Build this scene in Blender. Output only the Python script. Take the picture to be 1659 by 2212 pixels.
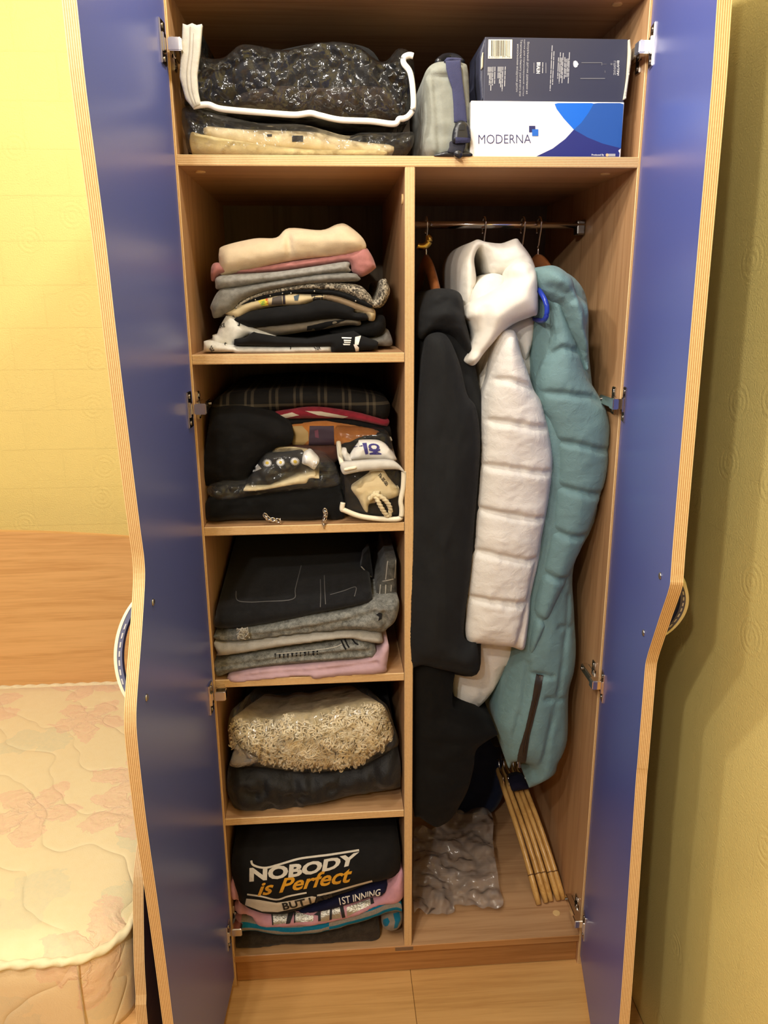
import bpy, bmesh, math, random
import numpy as np
from mathutils import Vector, Matrix, noise as mnoise
from mathutils.bvhtree import BVHTree
from mathutils.geometry import delaunay_2d_cdt

scene = bpy.context.scene
for o in list(bpy.data.objects):
    bpy.data.objects.remove(o)
col = scene.collection

# ------------------------------------------------------------------ camera
IW, IH, FPX = 1659, 2212, 1661.93
CAM = np.array([.2385, -1.3794, 1.4623])
PITCH, YAW, ROLL = .2704, -.0686, -.0064
_cy, _sy, _cp, _sp = math.cos(YAW), math.sin(YAW), math.cos(PITCH), math.sin(PITCH)
VF = np.array([-_sy*_cp, _cy*_cp, -_sp])
_R = np.array([_cy, _sy, 0.])
_U = np.cross(_R, VF)
VR = math.cos(ROLL)*_R + math.sin(ROLL)*_U
VU = -math.sin(ROLL)*_R + math.cos(ROLL)*_U
cd = bpy.data.cameras.new('camera')
cd.sensor_fit = 'VERTICAL'; cd.sensor_height = 24.0; cd.lens = FPX/IH*24.0
cd.clip_start = .02
cam = bpy.data.objects.new('camera', cd); col.objects.link(cam)
cam.matrix_world = Matrix(((VR[0], VU[0], -VF[0], CAM[0]), (VR[1], VU[1], -VF[1], CAM[1]),
                           (VR[2], VU[2], -VF[2], CAM[2]), (0, 0, 0, 1)))
scene.camera = cam

# ------------------------------------------------------------------ world, lamps, exposure
w = bpy.data.worlds.new('room_air'); scene.world = w; w.use_nodes = True
w.node_tree.nodes['Background'].inputs[0].default_value = (.9, .8, .6, 1)
w.node_tree.nodes['Background'].inputs[1].default_value = .02
def lamp(name, loc, energy, rgb, rad=.04):
    l = bpy.data.lights.new(name, 'POINT'); l.energy = energy; l.color = rgb; l.shadow_soft_size = rad
    o = bpy.data.objects.new(name, l); col.objects.link(o); o.location = loc
    return o
WARM = (1.0, .955, .88)
for _y, _e in ((-.50, 10.5), (-1.05, 10.0), (-1.62, 18.0), (-2.20, 22.0)):          # ceiling fixture bulbs over the bed side; hindmost added to brighten right wall
    lamp('fixture_and_fill_bulb', (-.30, _y, 2.22), _e, WARM, .03)
lamp('fixture_and_fill_bulb', (.26, -.36, 2.26), 8.0, WARM, .03)
scene.view_settings.view_transform = 'Standard'
scene.view_settings.look = 'None'
scene.view_settings.gamma = 1.0
scene.view_settings.use_curve_mapping = False
scene.view_settings.exposure = 1.0

# ------------------------------------------------------------------ pixel -> point helpers
def ray(px, py):
    return VF + VR*((px-IW/2)/FPX) - VU*((py-IH/2)/FPX)
def P(px, py, x=None, y=None, z=None):
    d = ray(px, py)
    if x is not None: t = (x-CAM[0])/d[0]
    elif y is not None: t = (y-CAM[1])/d[1]
    else: t = (z-CAM[2])/d[2]
    return CAM + t*d
CROPS = {'A': (330, 0, 600/1659), 'B': (880, 40, 560/1659), 'C': (380, 440, 520/1659), 'D': (380, 780, 520/1659),
         'E': (430, 1130, 470/1659), 'F': (430, 1450, 470/1659), 'G': (430, 1750, 470/1659), 'H': (860, 1600, 440/1659),
         'J': (870, 440, 470/1659), 'K': (870, 850, 470/1659), 'L': (870, 1250, 470/1659), 'Q': (890, 40, 170/1213),
         'T': (720, 920, 160/1659), 'V': (1030, 70, 170/1659), 'W': (1170, 70, 200/1659), 'S': (520, 940, 220/1659),
         'N': (430, 640, 190/1659), 'X': (560, 610, 300/1659), 'Z': (550, 1920, 330/1659), 'I': (0, 0, 1)}
def cr(k, pts):
    ox, oy, s = CROPS[k]
    return [(ox+a*s, oy+b*s) for a, b in pts]

# ------------------------------------------------------------------ objects
def place(o, parent=None):
    col.objects.link(o)
    if parent is not None:
        o.parent = parent
        o.matrix_parent_inverse = Matrix.Translation(parent.location).inverted()
    return o
def tag(o, label=None, cat=None, group=None, kind=None):
    if label: o['label'] = label
    if cat: o['category'] = cat
    if group: o['group'] = group
    if kind: o['kind'] = kind
    return o
def thing(name, loc, label, cat, group=None):
    o = bpy.data.objects.new(name, None); col.objects.link(o); o.location = loc
    o.empty_display_size = .05
    return tag(o, label, cat, group)
def mesh_obj(name, verts, faces, mat, parent=None, smooth=False, uvs=None, midx=None):
    me = bpy.data.meshes.new(name)
    me.from_pydata([tuple(map(float, v)) for v in verts], [], [tuple(f) for f in faces])
    for m in (mat if isinstance(mat, (list, tuple)) else [mat]):
        me.materials.append(m)
    if midx is not None:
        me.polygons.foreach_set('material_index', midx)
    if uvs is not None:
        ul = me.uv_layers.new(name='UVMap')
        for p in me.polygons:
            for li, vi in zip(p.loop_indices, p.vertices):
                ul.data[li].uv = uvs[vi]
    if smooth:
        me.polygons.foreach_set('use_smooth', [True]*len(me.polygons))
    me.update()
    return place(bpy.data.objects.new(name, me), parent)
def bm_obj(name, bm, mat, parent=None, smooth=False):
    me = bpy.data.meshes.new(name); bmesh.ops.recalc_face_normals(bm, faces=bm.faces); bm.to_mesh(me); bm.free()
    for m in (mat if isinstance(mat, (list, tuple)) else [mat]):
        me.materials.append(m)
    if smooth:
        me.polygons.foreach_set('use_smooth', [True]*len(me.polygons))
    return place(bpy.data.objects.new(name, me), parent)

# ------------------------------------------------------------------ materials
def lin(c):
    return tuple((v/255/12.92 if v/255 <= .04045 else ((v/255+.055)/1.055)**2.4) for v in c)
class NT:
    def __init__(s, name):
        s.m = bpy.data.materials.new(name); s.m.use_nodes = True; s.t = s.m.node_tree
        s.b = s.t.nodes['Principled BSDF']; s.out = s.t.nodes['Material Output']
    def n(s, typ, **kw):
        nd = s.t.nodes.new(typ)
        for k, v in kw.items(): setattr(nd, k, v)
        return nd
    def l(s, a, b): s.t.links.new(a, b)
    def set(s, nd, **kw):
        for k, v in kw.items(): nd.inputs[k.replace('_', ' ')].default_value = v
        return nd
    def coord(s, scale=(1, 1, 1), kind='Object', rot=(0, 0, 0)):
        tc = s.n('ShaderNodeTexCoord'); mp = s.n('ShaderNodeMapping')
        mp.inputs['Scale'].default_value = scale; mp.inputs['Rotation'].default_value = rot
        s.l(tc.outputs[kind], mp.inputs['Vector']); return mp.outputs[0]
    def noise(s, vec, scale, detail=3, rough=.5, dist=0):
        nd = s.n('ShaderNodeTexNoise'); s.set(nd, Scale=scale, Detail=detail, Roughness=rough, Distortion=dist)
        s.l(vec, nd.inputs['Vector']); return nd.outputs['Fac']
    def math(s, op, a, b=None, c=None):
        nd = s.n('ShaderNodeMath', operation=op)
        for i, v in enumerate((a, b, c)):
            if v is None: continue
            if isinstance(v, (int, float)): nd.inputs[i].default_value = v
            else: s.l(v, nd.inputs[i])
        return nd.outputs[0]
    def ramp(s, fac, stops):
        nd = s.n('ShaderNodeValToRGB'); e = nd.color_ramp.elements
        while len(e) < len(stops): e.new(.5)
        for el, (p, c) in zip(e, stops):
            el.position = p; el.color = (*c, 1) if len(c) == 3 else c
        s.l(fac, nd.inputs[0]); return nd.outputs[0]
    def mix(s, fac, a, b):
        nd = s.n('ShaderNodeMix', data_type='RGBA')
        if isinstance(fac, (int, float)): nd.inputs[0].default_value = fac
        else: s.l(fac, nd.inputs[0])
        for v, i in ((a, 6), (b, 7)):
            if isinstance(v, tuple): nd.inputs[i].default_value = (*v, 1)
            else: s.l(v, nd.inputs[i])
        return nd.outputs[2]
    def bump(s, h, strength=.3, dist=.002, normal=None):
        nd = s.n('ShaderNodeBump'); s.set(nd, Strength=strength, Distance=dist); s.l(h, nd.inputs['Height'])
        if normal is not None: s.l(normal, nd.inputs['Normal'])
        return nd.outputs[0]
    def base(s, c):
        if isinstance(c, tuple): s.b.inputs['Base Color'].default_value = (*c, 1)
        else: s.l(c, s.b.inputs['Base Color'])
    def fin(s, rough=.6, metal=0, spec=.5, normal=None, **kw):
        s.b.inputs['Roughness'].default_value = rough; s.b.inputs['Metallic'].default_value = metal
        s.b.inputs['Specular IOR Level'].default_value = spec
        for k, v in kw.items(): s.b.inputs[k.replace('_', ' ')].default_value = v
        if normal is not None: s.l(normal, s.b.inputs['Normal'])
        return s.m
def plain(name, rgb, rough=.6, metal=0, spec=.5, **kw):
    t = NT(name); t.base(lin(rgb)); return t.fin(rough, metal, spec, **kw)
def fabric(name, rgb, var=.12, scale=40, weave=900, bump=.25, rough=.92, rgb2=None, sheen=.15):
    t = NT(name); v = t.coord(); c = lin(rgb)
    c2 = lin(rgb2) if rgb2 else tuple(x*(1-var*2) for x in c)
    n1 = t.noise(v, scale, 4, .6)
    t.base(t.mix(t.ramp(n1, [(.35, (0, 0, 0)), (.65, (1, 1, 1))]), c2, c))
    h = t.math('ADD', t.noise(v, weave, 2, .5), t.math('MULTIPLY', t.noise(v, scale*1.5, 3), .8))
    return t.fin(rough, 0, .2, t.bump(h, bump, .0012), Sheen_Weight=sheen if max(rgb) > 60 else sheen*.15)
def wood(name, axis, light=(190, 148, 106), dark=(164, 120, 80), rough=.42):
    t = NT(name); sc = {'x': (1.2, 26, 26), 'y': (26, 1.2, 26), 'z': (26, 26, 1.2)}[axis]
    v = t.coord(sc)
    a = t.noise(v, 1.6, 5, .6, .6); b = t.noise(v, 9, 3, .5)
    f = t.math('ADD', t.math('MULTIPLY', a, .75), t.math('MULTIPLY', b, .25))
    t.base(t.ramp(f, [(.32, lin(dark)), (.52, lin(light)), (.75, lin(tuple(min(255, x+10) for x in light)))]))
    return t.fin(rough, 0, .35, t.bump(b, .05, .001))
def stripes(name):
    t = NT(name); tc = t.n('ShaderNodeTexCoord'); sp = t.n('ShaderNodeSeparateXYZ'); t.l(tc.outputs['UV'], sp.inputs[0])
    s = t.math('SINE', t.math('MULTIPLY', sp.outputs[0], 2*math.pi*6.5))
    nz = t.noise(t.coord((60, 60, 60)), 4, 3)
    f = t.math('ADD', t.math('MULTIPLY', s, .42), t.math('ADD', t.math('MULTIPLY', nz, .35), .33))
    t.base(t.ramp(f, [(.15, lin((184, 138, 86))), (.85, lin((236, 204, 152)))]))
    return t.fin(.45, 0, .35, t.bump(s, .25, .0006))
def film(name, tint=(1, 1, 1), haze=.05, gloss=.5, rough=.06, bscale=60, bstr=.5, hazecol=(.8, .78, .72)):
    t = NT(name); t.t.nodes.remove(t.b)
    v = t.coord(); vo = t.n('ShaderNodeTexVoronoi', feature='F1'); t.set(vo, Scale=bscale, Detail=1.0, Roughness=.4)
    wp = t.n('ShaderNodeTexNoise'); t.set(wp, Scale=bscale*.5, Detail=2.0); t.l(v, wp.inputs['Vector'])
    wa = t.n('ShaderNodeVectorMath', operation='SCALE'); wa.inputs['Scale'].default_value = 1.2/bscale; t.l(wp.outputs['Color'], wa.inputs[0])
    wb = t.n('ShaderNodeVectorMath', operation='ADD'); t.l(v, wb.inputs[0]); t.l(wa.outputs[0], wb.inputs[1]); t.l(wb.outputs[0], vo.inputs['Vector'])
    h = t.math('ADD', t.math('MULTIPLY', vo.outputs['Distance'], .65), t.noise(v, bscale*.4, 2, .5, .6))
    nb = t.bump(h, bstr, .45/bscale)
    tr = t.n('ShaderNodeBsdfTransparent'); tr.inputs[0].default_value = (*tint, 1)
    gl = t.n('ShaderNodeBsdfGlossy'); gl.inputs['Roughness'].default_value = rough; t.l(nb, gl.inputs['Normal'])
    df = t.n('ShaderNodeBsdfDiffuse'); df.inputs[0].default_value = (*hazecol, 1); t.l(nb, df.inputs['Normal'])
    lw = t.n('ShaderNodeFresnel'); lw.inputs['IOR'].default_value = 1.45; t.l(nb, lw.inputs['Normal'])
    m1 = t.n('ShaderNodeMixShader'); m1.inputs[0].default_value = haze; t.l(tr.outputs[0], m1.inputs[1]); t.l(df.outputs[0], m1.inputs[2])
    m2 = t.n('ShaderNodeMixShader'); t.l(t.math('MULTIPLY', lw.outputs[0], gloss*2), m2.inputs[0])
    t.l(m1.outputs[0], m2.inputs[1]); t.l(gl.outputs[0], m2.inputs[2]); t.l(m2.outputs[0], t.out.inputs[0])
    return t.m

WOOD_X, WOOD_Y, WOOD_Z = wood('beech_laminate_x', 'x'), wood('beech_laminate_y', 'y'), wood('beech_laminate_z', 'z')
EDGE = stripes('striped_edge_band')
PLINTH = wood('beech_laminate_plinth', 'x', (180, 128, 74), (152, 100, 52))
BACKBOARD = wood('hardboard_back', 'z', (120, 104, 84), (104, 90, 74), .7)
def _blue():
    t = NT('blue_laminate'); v = t.coord()
    t.base(t.mix(t.noise(v, 900, 1), lin((86, 98, 170)), lin((94, 106, 178))))
    return t.fin(.30, 0, .5, t.bump(t.noise(v, 700, 2), .06, .0006))
BLUE = _blue()
CHROME = plain('chrome', (232, 228, 222), .14, 1)
CHROME_D = plain('dark_chrome', (150, 146, 142), .22, 1)
PLASTIC_CREAM = plain('cream_metal_rim', (232, 222, 188), .3, .35)
SCREW = plain('nickel_screw', (190, 186, 175), .3, 1)
CAP = plain('beech_cam_cap', (222, 186, 128), .5)

# ------------------------------------------------------------------ mesh helpers
def box_vf(x0, x1, y0, y1, z0, z1):
    v = [(x0, y0, z0), (x1, y0, z0), (x1, y1, z0), (x0, y1, z0), (x0, y0, z1), (x1, y0, z1), (x1, y1, z1), (x0, y1, z1)]
    f = [(0, 3, 2, 1), (4, 5, 6, 7), (0, 1, 5, 4), (1, 2, 6, 5), (2, 3, 7, 6), (3, 0, 4, 7)]
    return v, f
def bevel_box(name, x0, x1, y0, y1, z0, z1, mat, parent=None, r=.0012, seg=1, rot=None, smooth=False):
    bm = bmesh.new(); v, f = box_vf(x0, x1, y0, y1, z0, z1)
    vs = [bm.verts.new(c) for c in v]
    for q in f: bm.faces.new([vs[i] for i in q])
    if r > 0: bmesh.ops.bevel(bm, geom=bm.edges[:], offset=r, segments=seg, affect='EDGES', profile=.5)
    if rot is not None: bmesh.ops.transform(bm, matrix=rot, verts=bm.verts)
    return bm_obj(name, bm, mat, parent, smooth)
def panel(name, x0, x1, y0, y1, z0, z1, mat, parent, across):
    """board whose front (y0) face carries the striped edge band; across = 'x' or 'z' (thickness axis)"""
    b = .0012
    ax = 0 if across == 'x' else 2
    v = []; lo, hi = ((x0, x1) if ax == 0 else (z0, z1))
    prof = [(y1, lo), (y0+b, lo), (y0, lo+b), (y0, hi-b), (y0+b, hi), (y1, hi)]
    ends = (z0, z1) if ax == 0 else (x0, x1)
    for e in ends:
        for (yy, t) in prof:
            v.append((t, yy, e) if ax == 0 else (e, yy, t))
    f = [tuple(range(6)), tuple(range(11, 5, -1))]; mi = [0, 0]
    for i in range(6):
        j = (i+1) % 6; f.append((i, j, j+6, i+6)); mi.append(1 if i in (1, 2, 3) else 0)
    uv = [((q[ax]-lo)/(hi-lo), 0) for q in v]
    o = mesh_obj(name, v, f, [mat, EDGE], parent, uvs=uv, midx=mi)
    bm = bmesh.new(); bm.from_mesh(o.data); bmesh.ops.recalc_face_normals(bm, faces=bm.faces); bm.to_mesh(o.data); bm.free()
    return o
def frame_of(t, up=(0, 0, 1)):
    t = Vector(t).normalized(); u = Vector(up)
    if abs(t.dot(u)) > .95: u = Vector((1, 0, 0))
    a = t.cross(u).normalized(); b = a.cross(t).normalized()
    return a, b
def tube_vf(pts, r, n=8, closed=False, caps=True, flat=None, twist=0, lob=0, up=(0, 0, 1)):
    pts = [Vector(p) for p in pts]; N = len(pts); v = []; f = []; s = 0
    rr = r if callable(r) else (lambda i: r)
    for i, p in enumerate(pts):
        a = pts[(i+1) % N] if (closed or i < N-1) else p
        b = pts[(i-1) % N] if (closed or i > 0) else p
        A, B = frame_of(a-b, up)
        if i: s += (p-pts[i-1]).length
        for k in range(n):
            th = 2*math.pi*k/n
            q = rr(i)*(1+lob*math.cos(2*(th-twist*s)))
            ca, sa = math.cos(th)*q, math.sin(th)*q
            if flat: ca *= flat[0]; sa *= flat[1]
            v.append(p+A*ca+B*sa)
    M = N if closed else N-1
    for i in range(M):
        for k in range(n):
            i2 = (i+1) % N; k2 = (k+1) % n
            f.append((i*n+k, i*n+k2, i2*n+k2, i2*n+k))
    if caps and not closed:
        f.append(tuple(range(n-1, -1, -1))); f.append(tuple((N-1)*n+k for k in range(n)))
    return v, f
def tube(name, pts, r, mat, parent=None, **kw):
    v, f = tube_vf(pts, r, **kw); return mesh_obj(name, v, f, mat, parent, True)
def catmull(pts, closed=False, sub=8):
    p = [np.array(q, float) for q in pts]; N = len(p); out = []
    M = N if closed else N-1
    for i in range(M):
        a, b, c, d = (p[(i-1) % N], p[i], p[(i+1) % N], p[(i+2) % N]) if closed else (p[max(i-1, 0)], p[i], p[i+1], p[min(i+2, N-1)])
        for k in range(sub):
            t = k/sub
            out.append(.5*((2*b)+(-a+c)*t+(2*a-5*b+4*c-d)*t*t+(-a+3*b-3*c+d)*t**3))
    if not closed: out.append(p[-1])
    return out
def join_vf(parts):
    V = []; F = []
    for v, f in parts:
        o = len(V); V += list(v); F += [tuple(i+o for i in q) for q in f]
    return V, F
def cyl_vf(c, axis, r, h, n=16, rim=0):
    a = Vector(axis).normalized(); A, B = frame_of(a); c = Vector(c); v = []; f = []
    prof = [(r, 0), (r, h-rim), (r-rim, h)] if rim else [(r, 0), (r, h)]
    for q, z in prof:
        for k in range(n):
            th = 2*math.pi*k/n; v.append(c+a*z+A*math.cos(th)*q+B*math.sin(th)*q)
    for j in range(len(prof)-1):
        for k in range(n): f.append((j*n+k, j*n+(k+1) % n, (j+1)*n+(k+1) % n, (j+1)*n+k))
    f.append(tuple(range(n-1, -1, -1))); f.append(tuple((len(prof)-1)*n+k for k in range(n)))
    return v, f

# ================================================================== the room
X_L, X_R, Y_F, Y_B, Z_C = -3.1, .859, -4.2, .60, 2.55
def wallpaper(name, axis):
    t = NT(name)
    tc = t.n('ShaderNodeTexCoord'); sp = t.n('ShaderNodeSeparateXYZ'); t.l(tc.outputs['Object'], sp.inputs[0])
    cb = t.n('ShaderNodeCombineXYZ'); t.l(sp.outputs[axis], cb.inputs[0]); t.l(sp.outputs[2], cb.inputs[1]); v = cb.outputs[0]
    fine = t.noise(v, 320, 3, .6)
    vo = t.n('ShaderNodeTexVoronoi', voronoi_dimensions='2D', feature='DISTANCE_TO_EDGE'); t.set(vo, Scale=6.0); t.l(v, vo.inputs['Vector'])
    edge = t.math('LESS_THAN', vo.outputs['Distance'], .012)
    v1 = t.n('ShaderNodeTexVoronoi', voronoi_dimensions='2D', feature='F1'); t.set(v1, Scale=9.0); t.l(v, v1.inputs['Vector'])
    sc = t.n('ShaderNodeSeparateColor'); t.l(v1.outputs['Color'], sc.inputs[0])
    ring = t.math('MULTIPLY', t.math('MULTIPLY', t.math('SINE', t.math('MULTIPLY', v1.outputs['Distance'], 62)),
                  t.math('LESS_THAN', v1.outputs['Distance'], .30)), t.math('GREATER_THAN', sc.outputs[0], .72))
    v2 = t.n('ShaderNodeTexVoronoi', voronoi_dimensions='2D', feature='F1'); t.set(v2, Scale=85.0); t.l(v, v2.inputs['Vector'])
    dots = t.math('MULTIPLY', t.math('LESS_THAN', v2.outputs['Distance'], .34), t.math('GREATER_THAN', t.noise(v, 5, 1), .54))
    br = t.n('ShaderNodeTexBrick'); t.set(br, Scale=3.1, Mortar_Size=.004); br.inputs['Brick Width'].default_value = .55; br.inputs['Row Height'].default_value = .31
    t.l(v, br.inputs['Vector'])
    lines = t.math('ADD', edge, br.outputs['Fac'])
    h = t.math('ADD', t.math('MULTIPLY', fine, .45), t.math('ADD', t.math('MULTIPLY', lines, .5), t.math('ADD', t.math('MULTIPLY', ring, .075), t.math('MULTIPLY', dots, .22))))
    t.base(t.mix(t.noise(v, 3, 2), lin((244, 221, 134)), lin((247, 225, 144))))
    return t.fin(.7, 0, .3, t.bump(h, .8, .0038))
WP_X, WP_Y = wallpaper('embossed_wallpaper_back', 0), wallpaper('embossed_wallpaper_side', 1)
CEIL = plain('ceiling_paint', (176, 170, 158), .9)
def struct(name, v, f, m):
    return tag(mesh_obj(name, v, f, m), kind='structure')
T_W = .06
struct('wall_back', *box_vf(X_L, X_R, Y_B, Y_B+T_W, 0, Z_C), WP_X)
struct('wall_right', *box_vf(X_R, X_R+T_W, Y_F, Y_B+T_W, 0, Z_C), WP_Y)
WALL_FAR = plain('far_wall_furniture_tone', (120, 100, 76), .9)
struct('wall_left', *box_vf(X_L-T_W, X_L, Y_F, Y_B+T_W, 0, Z_C), WALL_FAR)
struct('wall_front', *box_vf(X_L, X_R, Y_F-T_W, Y_F, 0, Z_C), WALL_FAR)
struct('ceiling', *box_vf(X_L-T_W, X_R+T_W, Y_F-T_W, Y_B+T_W, Z_C, Z_C+T_W), CEIL)
floor = struct('floor', *box_vf(X_L-T_W, X_R+T_W, Y_F-T_W, Y_B+T_W, -.06, -.009), plain('floor_underlay', (90, 66, 40), .9))
def plank_mat(i, l, d):
    return wood('laminate_plank_%d' % i, 'x', l, d, .34)
PL = [plank_mat(0, (204, 156, 94), (182, 132, 74)), plank_mat(1, (198, 148, 86), (174, 124, 66)), plank_mat(2, (208, 160, 98), (186, 138, 78))]
rnd = random.Random(4)
jx = float(P(893, 2150, z=0)[0])
row = 0; y = -.155-.19*22
while y < Y_B:
    off = jx if abs(y+.155) < .01 else jx + (.43*row) % 1.28
    x = off - 1.28*5
    while x < X_R:
        a, b = max(x, X_L), min(x+1.28, X_R); ya, yb = max(y, Y_F), min(y+.19, Y_B)
        if b-a > .01 and yb-ya > .01:
            bevel_box('plank', a+.0004, b-.0004, ya+.0004, yb-.0004, -.009, 0, PL[rnd.randrange(3)], floor, r=.0007)
        x += 1.28
    y += .19; row += 1
# ================================================================== the wardrobe
T = .0168; WI = .768; XP = .3721; YD = .56; ZT = 1.935
Z0, ZTOP = .08, 1.6903
SH = [1.3702, 1.0572, .7455, .4291]
ward = thing('wardrobe', (WI/2, YD/2, 0), 'open beech wardrobe with blue inner doors and striped edge bands', 'wardrobe')
panel('side_panel', -T, 0, 0, YD, 0, ZT+T, WOOD_Z, ward, 'x')
panel('side_panel', WI, WI+T, 0, YD, 0, ZT+T, WOOD_Z, ward, 'x')
panel('top_panel', 0, WI, 0, YD, ZT, ZT+T, WOOD_X, ward, 'z')
panel('fixed_shelf', 0, WI, 0, YD, ZTOP-T, ZTOP, WOOD_X, ward, 'z')
panel('partition', XP, XP+T, .001, YD, Z0, ZTOP-T, WOOD_Z, ward, 'x')
for z in SH:
    panel('shelf', .0005, XP-.001, .002, YD, z-T, z, WOOD_X, ward, 'z')
panel('bottom_panel', 0, WI, 0, YD, Z0-T, Z0, WOOD_X, ward, 'z').data.materials[1] = PLINTH
bevel_box('plinth', 0, WI, .012, .028, .001, Z0-T, PLINTH, ward, r=.001)
bevel_box('back_panel', -T+.002, WI+T-.002, YD, YD+.004, .01, ZT+T, BACKBOARD, ward, r=0)
def cap(c, ax):
    v, f = cyl_vf(c, ax, .0085, .0022, 24, .0008); mesh_obj('cam_cap', v, f, CAP, ward, False)
cap((.7345, .0668, Z0), (0, 0, 1))
for x, y in ((.7336, .0594), (.0272, .0589)): cap((x, y, ZTOP-T), (0, 0, -1))
cap((.733, .055, ZT), (0, 0, -1))
cap((XP, .04, 1.628), (-1, 0, 0))
bevel_box('bottom_edge_strip', .352, .392, -.0006, .002, Z0-.0115, Z0-.002, plain('edge_strip_brown', (120, 92, 66), .6), ward, r=.0005)  # thin darker strip on the bottom panel's front edge, below the partition

# doors ---------------------------------------------------------------
DL = [(1.948, .388), (1.782, .385), (1.69, .3825), (1.543, .3675), (1.40, .3595), (1.188, .3430), (1.14, .338), (1.113, .3358), (1.085, .341),
      (1.04, .3636), (1.0015, .3856), (.9485, .4165), (.9207, .4292), (.8877, .4339), (.81, .4335), (.738, .4304), (.565, .416), (.367, .4057), (.03, .392)]
DR = [(1.948, .384), (1.7918, .400), (1.6926, .4125), (1.5388, .4200), (1.3728, .4283), (1.162, .4400), (1.105, .4452), (1.085, .4435), (1.031, .4103),
      (.9617, .3688), (.94, .3575), (.9227, .3525), (.8784, .3545), (.7646, .3601), (.7191, .3615), (.4771, .3850), (.2903, .4005), (.03, .413)]
class Door:
    def __init__(s, side, th, hx, prof):
        t = math.radians(th); sg = -1 if side == 'L' else 1
        s.e = np.array([-sg*math.cos(t), -math.sin(t), 0]); s.H = np.array([hx, -.004, 0])
        s.n = np.array([s.e[1], -s.e[0], 0])
        if s.n[0]*sg < 0: s.n = -s.n          # n points to the outer face
        s.prof = [(float(a), float(b)) for a, b in catmull(prof, False, 4)]
    def at(s, w, z, t=0.):
        return s.H + s.e*w + s.n*t + np.array([0, 0, z])
    def hit(s, px, py):
        d = ray(px, py); k = ((s.H-CAM)@s.n)/(d@s.n); X = CAM+k*d
        return float((X-s.H)@s.e), float(X[2])
    def width(s, z):
        zz = [a for a, b in s.prof][::-1]; ww = [b for a, b in s.prof][::-1]
        return float(np.interp(z, zz, ww))
    def build(s, label):
        out = [(0.0, 1.948)] + [(b, a) for a, b in s.prof] + [(0.0, .03)]
        n = len(out); v = []; uv = []; f = []; mi = []
        for t in (0, T):
            for w_, z_ in out: v.append(s.at(w_, z_, t)); uv.append((t/T, z_))
        f.append(tuple(range(n))); f.append(tuple(range(2*n-1, n-1, -1))); mi += [0, 0]
        for i in range(n):
            j = (i+1) % n; f.append((i, j, j+n, i+n)); mi.append(1)
        d = mesh_obj('door', v, f, [BLUE, EDGE], ward, uvs=uv, midx=mi)
        bm = bmesh.new(); bm.from_mesh(d.data); bmesh.ops.recalc_face_normals(bm, faces=bm.faces)
        bm.to_mesh(d.data); bm.free(); d['label'] = label
        return d
dl, dr = Door('L', 94, -.003, DL), Door('R', 79, .771, DR)
odl = dl.build('blue door with a wavy free edge, wider below its handle')
odr = dr.build('blue door with a wavy free edge, narrower below its handle')
INLAY = plain('blue_grey_inlay', (84, 84, 112), .5); DASH = plain('pale_dash', (196, 190, 186), .5)
for D, o, scr, bow in ((dl, odl, [(330, 1301), (316, 1507)], .027), (dr, odr, [(1427, 1244), (1391, 1367)], .027)):
    pts = [D.hit(*q) for q in scr]
    for w_, z_ in pts:
        v, f = cyl_vf(D.at(w_, z_, 0), -D.n, .0052, .0022, 16, .0012); mesh_obj('screw', v, f, SCREW, o, True)
    (w0, z0), (w1, z1) = pts
    zc, wc = (z0+z1)/2, (w0+w1)/2
    dw, dz = (w1-w0), (z1-z0); L0 = math.hypot(dw, dz); dw /= L0; dz /= L0
    # bow handle: arc from screw to screw on the outer face, extended slightly past the screws
    pw = abs(dz)
    def arc(k, off, lift):
        u = (k-.5)*L0*1.10
        b = bow*(1-(2*(k-.5))**2)**.8 if 0 < k < 1 else 0
        return w_of(u), z_of(u), b+lift
    w_of = lambda u: wc+dw*u
    z_of = lambda u: zc+dz*u
    K = 28; hw = .0058
    V = []; F = []
    def band(h0, h1, lift0, lift1, name, mat):
        V = []; F = []
        for i in range(K+1):
            k = i/K; a, b, t = arc(k, 0, 0)
            for hh, lf in ((h0, lift0), (h1, lift0), (h1, lift1), (h0, lift1)):
                V.append(D.at(a+hh*abs(dz), b-hh*dw*(1 if dz > 0 else -1), T+t+lf))
        for i in range(K):
            for q in range(4):
                q2 = (q+1) % 4; F.append((i*4+q, i*4+q2, i*4+4+q2, i*4+4+q))
        F.append((3, 2, 1, 0)); F.append((K*4, K*4+1, K*4+2, K*4+3))
        return mesh_obj(name, V, F, mat, o, False)
    band(-hw, hw, .0005, .005, 'handle', PLASTIC_CREAM)
    band(-hw+.001, hw-.001, -.0065, .0005, 'handle_inlay', INLAY)
    parts = []
    for i in range(7):
        k = .24+.52*i/6
        a, b, t = arc(k, 0, 0); a2, b2, t2 = arc(k+.05, 0, 0)
        side = 1
        q = []
        for (aa, bb, tt) in ((a, b, t), (a2, b2, t2)):
            for lf in (-.0040, -.0020):
                q.append(D.at(aa-(hw+.0018)*abs(dz), bb, T+tt+lf))
                q.append(D.at(aa+(hw+.0018)*abs(dz), bb, T+tt+lf))
        parts.append((q, [(0, 2, 6, 4), (1, 5, 7, 3), (0, 4, 5, 1), (2, 3, 7, 6), (0, 1, 3, 2), (4, 6, 7, 5)]))
    mesh_obj('handle_dashes', *join_vf(parts), DASH, o)

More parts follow.
